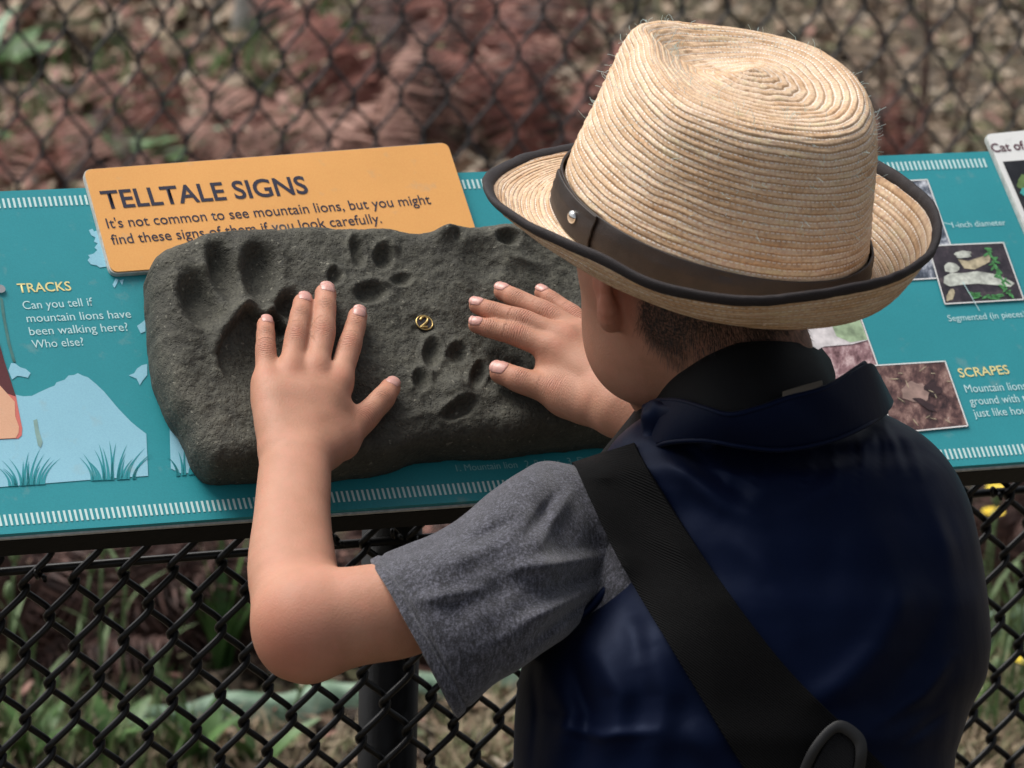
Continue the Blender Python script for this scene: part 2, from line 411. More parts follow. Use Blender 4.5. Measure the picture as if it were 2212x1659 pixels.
bt = (loc(0, 413)[1]+loc(1000, 372)[1]+loc(2130, 328)[1])/3; bb = (loc(0, 1152)[1]+loc(1070, 1082)[1]+loc(2200, 997)[1])/3
aL, aR = -.62, .60
# panel with the raised tab of the two cards left in its outline
board = lpoly('panel_board', [(aL, bb), (aR, bb), (aR, bt), (aL, bt)], 0, TEAL, sign, .0035)
edge = lpoly('panel_backing', [(aL-.0015, bb-.0015), (aR+.0015, bb-.0015), (aR+.0015, bt+.0012), (aL-.0015, bt+.0012)], -.0036, EDGE, sign, .002)
def boxl(name, a0, a1, b0, b1, h0, h1, mat, parent, bev=.002):
    vs = [lw(a, b, h) for h in (h0, h1) for b in (b0, b1) for a in (a0, a1)]
    fs = [(0, 2, 3, 1), (4, 5, 7, 6), (0, 1, 5, 4), (2, 6, 7, 3), (0, 4, 6, 2), (1, 3, 7, 5)]
    o = mesh_obj(name, vs, fs, mat)
    bm = bmesh.new(); bm.from_mesh(o.data); bmesh.ops.recalc_face_normals(bm, faces=bm.faces)
    if bev: bmesh.ops.bevel(bm, geom=bm.edges[:], offset=bev, segments=2, affect='EDGES')
    bm.to_mesh(o.data); bm.free(); return on(parent, o)
boxl('frame_rail', aL, aR, bb-.0005, bb+.022, -.030, -.0065, BLACKM, sign)
boxl('frame_rail', aL, aR, bt-.026, bt-.004, -.030, -.0065, BLACKM, sign)
for aa in (-.60, -.10, .56): boxl('frame_bracket', aa, aa+.03, bb+.0225, bt-.0265, -.026, -.0065, BLACKM, sign)
# cards
card = rounded([loc(178, 376), loc(962, 317), loc(1034, 538), loc(238, 597)], .006)
lpoly('title_card_backing', rounded([loc(175, 374), loc(963, 314.5), loc(1036, 540), loc(236, 600)], .007), .0040, EDGE, sign, .0035)
cardo = lpoly('title_card', card, .0052, ORANGE, sign, .0011)
wc = [loc(2125, 299), loc(2300, 281), loc(2380, 640), loc(2277, 650)]
lpoly('photo_card_backing', rounded([loc(2122, 297), loc(2302, 279), loc(2385, 645), loc(2274, 653)], .006), .0040, EDGE, sign, .0035)
wcard = lpoly('photo_card', rounded(wc, .005), .0052, WHITEP, sign, .0011)
# tick borders
def ticks(y_of, hh, segs, mat, pitch):
    for a0, a1, b in segs:
        a = a0; parts = []
        while a < a1:
            vs = [lw(a-pitch*.22, b-hh, .0004), lw(a+pitch*.22, b-hh, .0004), lw(a+pitch*.22, b+hh, .0004), lw(a-pitch*.22, b+hh, .0004)]
            parts.append((vs, [(0, 1, 2, 3) if SGN > 0 else (3, 2, 1, 0)])); a += pitch
        v, f = join(parts); tb_ = on(sign, mesh_obj('tick_border', v, f, mat)); tb_['kind'] = 'stuff'
pit = (loc(185, 434)[0]-loc(0, 439)[0])/16.6
btk = loc(100, 436)[1]; bbk = loc(300, 1104)[1]
ticks(None, .0042, [(aL+.01, loc(190, 434)[0], btk), (loc(990, 395)[0], loc(2137, 355)[0], (btk+loc(2000, 358)[1])/2)], TICK, pit)
ticks(None, .0044, [(aL+.01, aR-.01, bbk)], TICK, pit)
# lettering
def text(txt, A, B, mat, h, parent=sign, cap=None, bold=0.0, name='lettering', hp=None, sy=None):
    a = loc(*A, h); b = loc(*B, h); cu = bpy.data.curves.new('lettering', 'FONT'); cu.body = txt; cu.size = 1; cu.offset = bold; cu.resolution_u = 4
    to = bpy.data.objects.new('tmp', cu); COL.objects.link(to); bpy.context.view_layer.update()
    me = bpy.data.meshes.new_from_object(to.evaluated_get(bpy.context.evaluated_depsgraph_get())); bpy.data.objects.remove(to)
    co = np.empty(len(me.vertices)*3, np.float32); me.vertices.foreach_get('co', co); co = co.reshape(-1, 3)
    x0, x1 = co[:, 0].min(), co[:, 0].max(); e = b-a; L = np.linalg.norm(e); e /= L; f = np.array([-e[1], e[0]])
    sx = L/(x1-x0); syv = sx if cap is None else (np.linalg.norm(loc(A[0], A[1]-cap, h)-a)*.96/.73)
    q = [lw(*(a+e*(c[0]-x0)*sx+f*c[1]*syv), h) for c in co]
    me.vertices.foreach_set('co', np.array(q, np.float32).ravel()); me.name = name; me.materials.clear(); me.materials.append(mat); me.update()
    if len(me.polygons) and (me.polygons[0].normal @ Vector(M @ N)) < 0: me.flip_normals()
    o = bpy.data.objects.new(name, me); COL.objects.link(o); return on(parent, o)
text('TELLTALE SIGNS', (226, 451), (668, 417), INK, .0055, cap=41, bold=.018)
text("It's not common to see mountain lions, but you might", (233, 493), (932, 440), INK, .0055, cap=23, bold=.004)
text('find these signs of them if you look carefully.', (243, 528), (826, 481), INK, .0055, cap=23, bold=.004)
text('TRACKS', (40, 632), (155, 627), CREAM, .0004, cap=21, bold=.012)
text('Can you tell if', (51, 668), (202, 660), INKW, .0004, cap=19, bold=.001)
text('mountain lions have', (59, 696), (284, 686), INKW, .0004, cap=19, bold=.001)
text('been walking here?', (65, 724), (278, 714), INKW, .0004, cap=19, bold=.001)
text('Who else?', (71, 752), (182, 746), INKW, .0004, cap=19, bold=.001)
text('1. Mountain lion', (987, 1018), (1119, 1010), INKF, .0004, cap=15, bold=.001)
text('2. Bobcat', (1136, 1009), (1212, 1004), INKF, .0004, cap=15, bold=.001)
text('3. Dog (large)', (1228, 1003), (1346, 994), INKF, .0004, cap=15, bold=.001)
text('1-inch diameter', (2059, 492), (2174, 486), INKW, .0004, cap=13, bold=.001)
text('Segmented (in pieces)', (2050, 694), (2217, 684), INKW, .0004, cap=14, bold=.001)
text('SCRAPES', (2074, 815), (2182, 807), CREAM, .0004, cap=20, bold=.012)
text('Mountain lions', (2087, 848), (2219, 841), INKW, .0004, cap=18, bold=.001)
text('ground with their', (2097, 875), (2253, 865), INKW, .0004, cap=18, bold=.001)
text('just like house cats', (2106, 901), (2282, 890), INKW, .0004, cap=18, bold=.001)
text('Cat of', (2145, 329), (2216, 322), INKP, .0055, cap=19, bold=.02)
# pale silhouette art
def art(px, mat=PALE, h=.0004, name='printed_shape'): return ppoly(name, px, h, mat, sign)
art([(-60, 1056), (-60, 860), (0, 848), (20, 850), (35, 853), (50, 856), (69, 855), (85, 847), (107, 837), (118, 833), (122, 826), (140, 820), (148, 811), (160, 810), (168, 806), (178, 811), (190, 815), (207, 829), (224, 845), (240, 864), (256, 883), (283, 911), (300, 925), (316, 937), (320, 1028), (200, 1036), (0, 1052)])
art([(366, 912), (378, 930), (395, 959), (420, 990), (430, 1020), (392, 1023), (369, 1012)])
art([(192, 497), (200, 494), (203, 500), (212, 497), (216, 508), (226, 530), (222, 536), (232, 560), (235, 575), (216, 578), (208, 573), (196, 571), (189, 562), (194, 556), (190, 551), (202, 548), (210, 540), (204, 535), (211, 526), (203, 522), (206, 513), (197, 508)])
art([(24, 784), (33, 785), (43, 793), (56, 797), (66, 806), (60, 816), (47, 813), (37, 812), (26, 820), (18, 800)])
art([(243, 615), (250, 601), (256, 604), (253, 612), (247, 622)]); art([(258, 606), (267, 603), (264, 616)])
art([(296, 704), (306, 697), (314, 690), (314, 716), (304, 720)])
art([(278, 811), (290, 806), (296, 796), (306, 789), (318, 786), (318, 810), (308, 822), (302, 832), (295, 818)])
def blade(x, y, l, lean, w=4):
    pts = []; n = 7
    for i in range(n+1): t = i/n; pts.append((x+lean*t*t*l-w*(1-t)/2, y-l*t))
    for i in range(n-1, -1, -1): t = i/n; pts.append((x+lean*t*t*l+w*(1-t)/2+.5, y-l*t))
    return pts
bl = []
for cx, cy, n, sp in ((58, 1048, 15, 34), (245, 1036, 17, 46), (402, 1026, 7, 22)):
    for i in range(n):
        t = (i/(n-1)-.5)*2; l = (88-30*abs(t))*random.uniform(.55, 1.1); bl.append((cx+t*sp+random.uniform(-4, 4), cy-t*2, l, t*.75+random.uniform(-.2, .25)))
for b_ in bl: art(blade(*b_, w=7), TEAL, .0006, 'printed_grass_blade')
art([(-5, 728), (8, 775), (34, 856), (10, 848), (-40, 820), (-40, 700)], MAROON, .0008)
art([(-40, 810), (-5, 822), (12, 845), (34, 853), (38, 875), (48, 925), (47, 940), (40, 947), (-40, 951)], PINK, .0007)
art([(-40, 812), (-8, 824), (12, 846), (32, 868), (33, 900), (41, 922), (40, 935), (34, 946), (-40, 950)], PEACH, .0009)
art([(0, 640), (6, 646), (12, 690), (22, 740), (34, 782), (28, 783), (16, 742), (8, 700), (2, 668)], STAIN, .0005, 'dirt_stain')
art([(72, 908), (80, 905), (84, 930), (92, 955), (88, 967), (82, 962), (76, 935)], STAIN2, .0007, 'dirt_stain')
c = loc(0, 627); th = np.linspace(0, 2*math.pi, 14)[:-1]
lpoly('bolt_head', [c+np.array([math.cos(t), math.sin(t)])*.0035 for t in th], .002, STEEL, sign, .002)

def mat_photo(name, sc, stops, kind='noise', stretch=(1, 1, 1), rot=(0, 0, 0), tint=None):
    m = NT(name, .42); v = m.map(tuple(s*sc for s in stretch), rot)
    if kind == 'noise': f = m.noise(1, 7, v, .7)
    else:
        w = m.n('TexVoronoi'); w.feature = 'F1'; w.inputs['Scale'].default_value = 1; m.l(v, w.inputs['Vector']); f = m.math('ADD', m.math('MULTIPLY', w.outputs[0], .5), m.math('MULTIPLY', m.noise(2.5, 6, v), .5))
    c = m.ramp(f, stops)
    if tint: c = m.mix(m.ramp(m.noise(18, 2), [(.48, (0, 0, 0)), (.60, (1, 1, 1))]), c, tint)
    m.color(c); return m.m
PH1 = mat_photo('photo of twigs', 150, [(.38, (.03, .04, .06)), (.5, (.14, .16, .20)), (.58, (.45, .47, .52)), (.7, (.75, .76, .8))], stretch=(1, .25, 1), rot=(0, 0, .6))
PH2 = mat_photo('photo of dark soil', 90, [(.35, (.012, .010, .016)), (.55, (.045, .035, .045)), (.72, (.14, .11, .11))])
PH3 = mat_photo('photo of needle litter', 130, [(.36, (.10, .045, .05)), (.5, (.30, .17, .18)), (.62, (.58, .42, .42)), (.75, (.8, .7, .68))], stretch=(1, .35, 1), rot=(0, 0, -.5))
PH4 = mat_photo('photo of scraped soil', 120, [(.36, (.025, .012, .014)), (.5, (.12, .06, .055)), (.62, (.30, .18, .15)), (.76, (.6, .5, .45))], stretch=(1, .4, 1), rot=(0, 0, .4))
PHD = mat_photo('dark photo', 60, [(.4, (.006, .007, .010)), (.7, (.03, .03, .035))])
PSC = simple('photo of pale droppings', (.50, .52, .46), .42, .45, 160); PSC2 = simple('photo of tan droppings', (.42, .36, .24), .42, .45, 160)
PGR = simple('photo of green sprigs', (.07, .25, .08), .42, .5, 300); PBU = simple('photo of bushes', (.32, .42, .26), .42, .5, 90); PRK = simple('photo of pale rocks', (.62, .58, .58), .42, .3, 110)
PDK = simple('photo of dark hollow', (.04, .02, .022), .42, .6, 120); PTN = simple('photo of bare soil', (.30, .20, .17), .42, .35, 120)
def photo(px, mat, h, lab):
    bo = ppoly('printed_photo', px, h, mat, sign, hp=0); bo['label'] = lab
    q = [loc(*p) for p in px]; cc = sum(q)/4; lines = []
    for i in range(4):
        a, b = q[i], q[(i+1) % 4]; e = (b-a)/np.linalg.norm(b-a); f = np.array([-e[1], e[0]]); w = .0011
        if f@(cc-a) < 0: f = -f
        vs = [lw(*(a), h+.0003), lw(*(b), h+.0003), lw(*(b+f*w), h+.0003), lw(*(a+f*w), h+.0003)]
        nn = np.cross(vs[1]-vs[0], vs[2]-vs[0]); lines.append((vs, [(0, 1, 2, 3) if nn@(M@N) > 0 else (3, 2, 1, 0)]))
    v, f = join(lines); o = mesh_obj('photo_border', v, f, WHITEP); o.parent = bo
    return bo
def sub(bo, px, mat, h, name='photo_detail'):
    o = ppoly(name, px, h, mat, None, hp=0); o.parent = bo; return o
def blob(cx, cy, rx, ry, rot=0, n=16, j=.15):
    out = []
    for i in range(n):
        t = i/n*2*math.pi; r = 1+random.uniform(-j, j); x = rx*r*math.cos(t); y = ry*r*math.sin(t)
        out.append((cx+x*math.cos(rot)-y*math.sin(rot), cy+x*math.sin(rot)+y*math.cos(rot)))
    return out
p1 = photo([(1870, 395), (2003, 388), (2079, 600), (1945, 608)], PH1, .0005, 'printed photo of grey twigs and needles')
p2 = photo([(2002, 532), (2167, 525), (2212, 650), (2039, 660)], PH2, .0011, 'printed photo of pale droppings on dark soil')
sub(p2, [(2038, 600), (2052, 592), (2080, 592), (2110, 588), (2150, 595), (2180, 608), (2190, 614), (2182, 622), (2150, 618), (2110, 615), (2080, 617), (2050, 621), (2037, 614)], PSC, .0014)
sub(p2, blob(2053, 580, 17, 12), PSC, .0015); sub(p2, blob(2080, 552, 19, 9, -.2, j=.25), PSC, .0015); sub(p2, [(2068, 562), (2090, 566), (2120, 556), (2140, 551), (2136, 568), (2105, 584), (2082, 582)], PSC2, .0013)
sub(p2, blob(2052, 640, 8, 14, .5), PSC2, .0013)
for i in range(26):
    t = i/26; x = 2128+t*55; y = 540+t*105; sub(p2, blob(x+random.uniform(-9, 9), y, 8, 2.6, random.uniform(-1, 1), 7), PGR, .0016, 'photo_leaf')
for i in range(12): sub(p2, blob(random.uniform(2090, 2160), random.uniform(636, 648), 10, 3, random.uniform(-.6, .6), 7), PGR, .0016, 'photo_leaf')
p3 = photo([(1640, 692), (1857, 679), (1930, 885), (1715, 900)], PH3, .0005, 'printed photo of pale rocks and reddish needle litter')
sub(p3, [(1646, 694), (1853, 682), (1874, 736), (1840, 745), (1780, 750), (1735, 770), (1700, 772), (1665, 760)], PRK, .0009); sub(p3, [(1790, 688), (1853, 683), (1873, 735), (1836, 741), (1806, 728), (1796, 705)], PBU, .0010)
p4 = photo([(1878, 791), (2041, 781), (2091, 923), (1928, 939)], PH4, .0011, 'printed photo of a scrape in brown soil')
sub(p4, blob(1975, 850, 30, 22, .2), PTN, .0014); sub(p4, blob(2012, 842, 20, 15, .5, j=.3), PDK, .0015); sub(p4, blob(1998, 875, 26, 8, .5, j=.3), PDK, .0015)
for i in range(22):
    x, y = random.uniform(1905, 2060), random.uniform(795, 920)
    if 1000 < x-960 or abs(x-(1903+(y-791)*.36+80)) < 70: sub(p4, blob(x, y, random.uniform(5, 13), .9, random.uniform(-1.2, 1.2), 6), PSC2, .0016, 'photo_twig')
p5 = ppoly('printed_photo', [(2166, 349), (2320, 338), (2400, 560), (2262, 570)], .0056, PHD, sign); p5['label'] = 'dark printed photo on the white card'
sub(p5, blob(2204, 402, 12, 17, .4), simple('photo of green glow', (.10, .16, .05), .42, .5, 90), .0060); sub(p5, blob(2206, 424, 8, 9, .4), simple('photo of teal glow', (.05, .33, .32), .42, .3, 90), .0063)
def leader(A, B):
    a, b = loc(*A), loc(*B); e = (b-a)/np.linalg.norm(b-a); f = np.array([-e[1], e[0]])*.0003; return lpoly('leader_line', [a-f, b-f, b+f, a+f], .0018, INKW, sign)
leader((2037, 484), (2055, 488)); leader((2078, 612), (2114, 674))

# ------------------------------------------------------------------ stone casting with paw prints
RH = .040
sil_base = [(312, 640), (313, 720), (318, 800), (330, 852), (350, 900), (384, 955), (404, 1000), (430, 1030), (452, 1041), (510, 1044), (600, 1040), (740, 1035), (850, 1020), (920, 998), (1000, 990), (1100, 985), (1200, 975), (1300, 965), (1400, 955), (1440, 940)]
sil_top = [(1480, 800), (1475, 700), (1440, 600), (1380, 540), (1300, 510), (1200, 497), (1160, 485), (1120, 478), (1060, 481), (1010, 490), (975, 492), (930, 500), (880, 496), (800, 488), (700, 488), (600, 488), (500, 493), (420, 507), (352, 538), (328, 572)]
ol = [loc(x, y, .008) for x, y in sil_base]+[loc(x, y, .034) for x, y in sil_top]
ol = np.array(ol)
ol = crom(np.vstack([ol, ol[:1]]), 260)[:-1]
def poly_sdf(p, poly):
    d = np.full(p.shape[:-1], 1e9, np.float32); s = np.ones(p.shape[:-1], np.float32); n = len(poly)
    for i in range(n):
        a = poly[i]; b = poly[i-1]; e = b-a; w = p-a; t = np.clip((w@e)/(e@e), 0, 1)[..., None]; q = w-e*t
        d = np.minimum(d, (q**2).sum(-1)); c1 = p[..., 1] >= a[1]; c2 = p[..., 1] < b[1]; c3 = e[0]*w[..., 1] > e[1]*w[..., 0]
        s = np.where((c1 & c2 & c3) | (~c1 & ~c2 & ~c3), -s, s)
    return s*np.sqrt(d)
h0 = .0010
lo = np.array([ol[:, 0].min()-.01, ol[:, 1].min()-.01, -.004]); hi = np.array([ol[:, 0].max()+.01, ol[:, 1].max()+.01, .06])
F = Field(lo, hi, h0); ax = [lo[k]+np.arange(F.n[k])*h0 for k in range(3)]
A2, B2 = np.meshgrid(ax[0], ax[1], indexing='ij'); p2d = np.stack([A2, B2], -1).astype(np.float32)
p3d = np.stack([A2, B2, A2*0], -1)
d2 = poly_sdf(p2d, ol.astype(np.float32)) + fbm(p3d, 30, 4)*.004
top = RH + fbm(p3d, 12, 3)*.009 + fbm(p3d+5, 45, 3)*.0030 + fbm(p3d+9, 230, 3, .6)*.0013
def cx_seed(x, y): return np.array([x*.13, y*.17, 0])
def hg(x, y, rx, ry, rot, depth, sharp=2.0, lip=.25, h=RH):            # a pressed print or (depth<0) a raised lump
    global top
    c = loc(x, y, h); sc = np.linalg.norm(HC(x, y, h))/FP
    du = (loc(x+10, y, h)-c)/10; dv = (loc(x, y+10, h)-c)/10; J = np.linalg.inv(np.stack([du, dv], 1))
    q = (p2d-c)@J.T; cr, sr = math.cos(rot), math.sin(rot)
    wv = fbm(p3d+3+cx_seed(x, y), 70, 3)*(.16 if rx > 25 else .26)
    r = np.sqrt(((q[..., 0]*cr+q[..., 1]*sr)/rx)**2+((-q[..., 0]*sr+q[..., 1]*cr)/ry)**2)+wv
    yy = (-q[..., 0]*sr+q[..., 1]*cr)/ry
    if depth > 0: depth = depth*(.74 if rx > 21 else .62); sharp = sharp*1.5
    slope = 1.0 if depth < 0 else .80+.30*np.clip(.5-yy*.6, 0, 1)
    top = top-depth*slope*np.exp(-(np.clip(r, 0, 4)**(1.5*sharp))*.9)
    if lip: top = top+abs(depth)*lip*.95*np.exp(-((r-1.45)/.40)**2)*np.clip(.75-yy*.25, 0, 1)
hg(432, 655, 36, 56, -.45, .0145); hg(482, 592, 28, 54, -.30, .015); hg(560, 588, 36, 52, 0, .014); hg(622, 668, 24, 36, .3, .012)
def padpoly(pp_, depth, soft, y0, y1):
    global top
    d = poly_sdf(p2d, np.array([loc(a_, b_, RH) for a_, b_ in pp_], np.float32))+fbm(p3d+8, 80, 3)*.0025
    c = loc(560, y0, RH); c2_ = loc(560, y1, RH); fadey = np.clip(((p2d-c2_)@(c-c2_))/((c-c2_)@(c-c2_)), 0, 1)
    t = np.clip(-d/soft+.5, 0, 1); t = t*t*(3-2*t); top = top-depth*t*(.25+.75*fadey)+.0032*np.exp(-((d-.0035)/.0028)**2)*fadey
padpoly([(468, 760), (488, 722), (508, 690), (522, 672), (545, 668), (560, 680), (578, 684), (592, 672), (612, 676), (632, 700), (656, 730), (664, 780), (640, 830), (560, 850), (490, 815)], .0095, .0022, 670, 860)
hg(500, 700, 26, 22, .5, -.002, 1, 0); hg(600, 800, 120, 60, 0, .004, 1.2, 0)
hg(520, 672, 26, 10, -.7, -.006, 1, 0); hg(640, 700, 10, 34, .2, -.004, 1, 0); hg(455, 700, 10, 40, -.5, -.003, 1, 0)
hg(772, 545, 13, 28, -.2, .010, 1.5); hg(828, 556, 18, 23, .1, .012, 1.5); hg(722, 600, 14, 17, -.2, .010, 1.5); hg(868, 606, 19, 12, -.1, .007, 1.5); hg(800, 635, 34, 20, -.1, .009, 2)
hg(820, 600, 90, 80, 0, .002, 2, .2)
hg(962, 500, 28, 20, 0, -.009, 1.2, 0); hg(984, 512, 12, 12, 0, .010, 1.2, 0); hg(1096, 512, 22, 14, .1, .012, 1.4, .2); hg(1040, 562, 40, 34, 0, .006, 1.6, .2); hg(1130, 560, 50, 12, .2, -.004, 1, 0)
hg(932, 768, 16, 28, .1, .010, 1.5, .35); hg(990, 765, 20, 20, 0, .009, 1.5, .35); hg(908, 826, 15, 20, -.1, .009, 1.5, .35); hg(1032, 812, 14, 30, .4, .009, 1.5, .3)
hg(985, 842, 32, 28, 0, -.007, 1.5, 0); hg(996, 884, 34, 14, -.4, .010, 1.4, .2); hg(800, 880, 60, 60, 0, .006, 1.3, 0)
hg(420, 990, 70, 30, .4, -.005, 1.2, 0); hg(900, 900, 200, 12, -.25, -.003, 1, 0); hg(1120, 900, 120, 25, .15, -.003, 1, 0)
hg(350, 760, 40, 120, 0, .003, 1.2, 0); hg(1200, 600, 120, 80, 0, .004, 1.2, 0); hg(917, 697, 30, 26, 0, .0025, 2, 0)
zz = ax[2][None, None, :].astype(np.float32)
side = (d2[..., None] + np.float32(.25)*np.maximum(0, np.float32(.012)-zz)-.0)             # undercut foot
body = np.maximum(-(zz+.001), 0)*0
topd = (zz - top[..., None].astype(np.float32))*np.float32(.85)
k = np.float32(.016); hh = np.clip(.5-.5*(topd-side)/k, 0, 1); dd = topd*(1-hh)+side*hh+k*hh*(1-hh)
F.a = np.maximum(dd, -(zz-np.float32(.0006))).astype(np.float32)
rv, rf = F.mesh(); rw = c2w(Q0+rv[:, :1]*U+rv[:, 1:2]*V+rv[:, 2:3]*N)
rock = mesh_obj('paw_print_stone', rw, rf if SGN > 0 else rf[:, ::-1], ROCK, smooth=True)
tag(rock, 'dark grey cast stone slab with pressed animal paw prints, fixed on the teal panel', 'stone slab')
ROCKBVH = BVHTree.FromPolygons([Vector(v) for v in rw[::1]], rf[:, :].tolist()) if False else None
def rock_top(x, y):                                   # local top height where the sight line meets the slab
    h = RH
    for _ in range(6):
        c = loc(x, y, h); i = int(np.clip((c[0]-lo[0])/h0, 0, F.n[0]-1)); j = int(np.clip((c[1]-lo[1])/h0, 0, F.n[1]-1)); h = float(top[i, j])
    return h
# number badge
hb = max(rock_top(917+a_, 697+b_) for a_ in (-14, 0, 14) for b_ in (-12, 0, 12))+.0012; cb_ = loc(917, 697, hb)
badge = thing('number_badge', 'small round brass badge with a number 2, set in the grey stone', 'badge', loc=tuple(lw(*cb_, hb)))
tht = np.linspace(0, 2*math.pi, 33)[:-1]; rb = .0060
lpoly('disc', [cb_+np.array([math.cos(t), math.sin(t)])*rb for t in tht], hb, BRASSD, badge, .003)
v, f = tube([lw(*(cb_+np.array([math.cos(t), math.sin(t)])*rb), hb) for t in tht], .00055, 8, closed=True); on(badge, mesh_obj('rim', v, f, BRASS, smooth=True))
px2 = [(-9, -5), (-6, -10), (0, -12), (6, -10), (8, -5), (5, 0), (-1, 5), (-7, 10), (-7, 11), (0, 10), (8, 10)]
pp = crom([loc(917+x*.95-1, 697+y, hb) for x, y in px2], 40); v, f = tube([lw(p[0], p[1], hb+.0003) for p in pp], .0009, 8); on(badge, mesh_obj('numeral', v, f, BRASS, smooth=True))

# ------------------------------------------------------------------ fences
def chain_wire(pw, pv, periods, rad, depth, seg=16, nn=8, sharp=.82):
    """one zigzag wire in local coords: x across, y out of the plane, z up"""
    t = np.linspace(0, periods, periods*seg+1); ph = t*2*math.pi
    tri = np.arcsin(np.cos(ph)*sharp)/math.asin(sharp); d = np.tanh(np.sin(ph)*2.2)
    return tube(np.stack([tri*(pw/2+rad*.9), d*depth, t*pv], 1), rad, nn)
def fence(name, label, org, ux, pw, pv, ncol, periods, rad, depth, mat, x0=0.0):
    f = thing(name, label, 'fence', loc=tuple(org)); ux = np.array([ux[0], ux[1], 0]); ux /= np.linalg.norm(ux); ang = math.atan2(ux[1], ux[0])
    v, fc = chain_wire(pw, pv, periods, rad, depth); first = None
    for k in range(ncol):
        if first is None: o = mesh_obj('wire', v, fc, mat, smooth=True); first = o
        else: o = first.copy(); COL.objects.link(o)
        o.parent = f; p = ux*(x0+k*pw); o.location = (p[0], p[1], (k % 2)*pv/2); o.rotation_euler = (0, 0, ang)
    return f, ux
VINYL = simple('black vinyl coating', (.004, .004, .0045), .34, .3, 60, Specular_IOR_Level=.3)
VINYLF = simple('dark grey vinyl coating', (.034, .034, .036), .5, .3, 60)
Uw = M @ U; Uh = np.array([Uw[0], Uw[1], 0]); Uh /= np.linalg.norm(Uh)
DN = 3.26                                             # near fence passes just behind the panel's foot
o0 = P(1106, 1147, DN)
cn = Uh@(P(1206, 1147, DN)-o0)
pw = .0405; pv = .0515
# make the wires run down to the ground
A0 = P(213.5, 1246, DN); 
# plane hit of a pixel on the near fence plane
nf = np.array([-Uh[1], Uh[0], 0])
def FH(x, y, off=0.0):
    r = M@ray(x, y); t = ((o0+nf*off-CAM)@nf)/(r@nf); return CAM+r*t
n1_ = FH(213.5, 1243); n2_ = FH(320, 1233); n3_ = FH(213.5, 1388)
pw = abs((n2_-n1_)@Uh)/2; pv = abs((n3_-n1_)[2]); print('near mesh', pw, pv)
periods = int((n1_[2]-.02)/pv)+1
botz = n1_[2]-periods*pv; nleft = (int(((n1_-FH(-120, 1243))@Uh)/pw/2)+1)*2
org = n1_-Uh*(pw*(nleft))+np.array([0, 0, 0]); org[2] = botz-0.0
ncol = int(((FH(2330, 1100)-org)@Uh)/pw)+1
nearf, _ = fence('chain_link_fence', 'black vinyl chain link fence directly below and behind the teal sign', org, Uh, pw, pv, ncol, periods+0, .0026, .0034, VINYL, x0=pw/2)
v, f = tube([FH(-140, 1247, .006), FH(1106, 1147, .006), FH(2350, 1047, .006)], .0032, 12); on(nearf, mesh_obj('tension_wire', v, f, VINYL, smooth=True))
top_p = FH(848, 1112, .034); 
v, f = tube([np.array([top_p[0], top_p[1], 0-.05]), top_p+np.array([0, 0, .015])], .0222, 32); on(nearf, mesh_obj('fence_post', v, f, BLACKM, smooth=True))
v, f = tube([top_p+np.array([0, 0, .0151]), top_p+np.array([0, 0, .022]), top_p+np.array([0, 0, .028])], [.0235, .0215, .010], 24); on(nearf, mesh_obj('post_cap', v, f, BLACKM, smooth=True))
for (x, y) in ((85, 1240), (728, 1166), (855, 1152), (2150, 1063)):
    q = []
    for i in range(22):
        t = i/21*2.6*math.pi*2/2; q.append(FH(x+6*math.cos(t*1.0)+i*.9-9, y+9*math.sin(t*1.3)+(12 if i > 17 else 0), -.002+.006*math.cos(t*1.3)))
    v, f = tube(q, .0015, 8); on(nearf, mesh_obj('tie_wire', v, f, VINYL, smooth=True))
# far fence
FD = 5.35; fo = P(1106, 300, FD)
def FF(x, y):
    r = M@ray(x, y); t = ((fo-CAM)@nf2)/(r@nf2); return CAM+r*t
u2 = Uh*.55+np.array([1, 0, 0])*.45; u2 /= np.linalg.norm(u2); nf2 = np.array([-u2[1], u2[0], 0])
a_ = FF(600, 100); b_ = FF(703, 96); pw2 = abs((b_-a_)@u2)/2; pv2 = abs((FF(600, 278)-a_)[2]); per2 = int((FF(1106, -80)[2])/pv2)+2
org2 = FF(-150, 100).copy(); org2[2] = 0.0
nc2 = int(((FF(2370, 100)-org2)@u2)/pw2)+1
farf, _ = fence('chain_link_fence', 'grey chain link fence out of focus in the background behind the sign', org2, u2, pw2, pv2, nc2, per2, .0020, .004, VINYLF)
print('far mesh', pw2, pv2, nc2, per2)

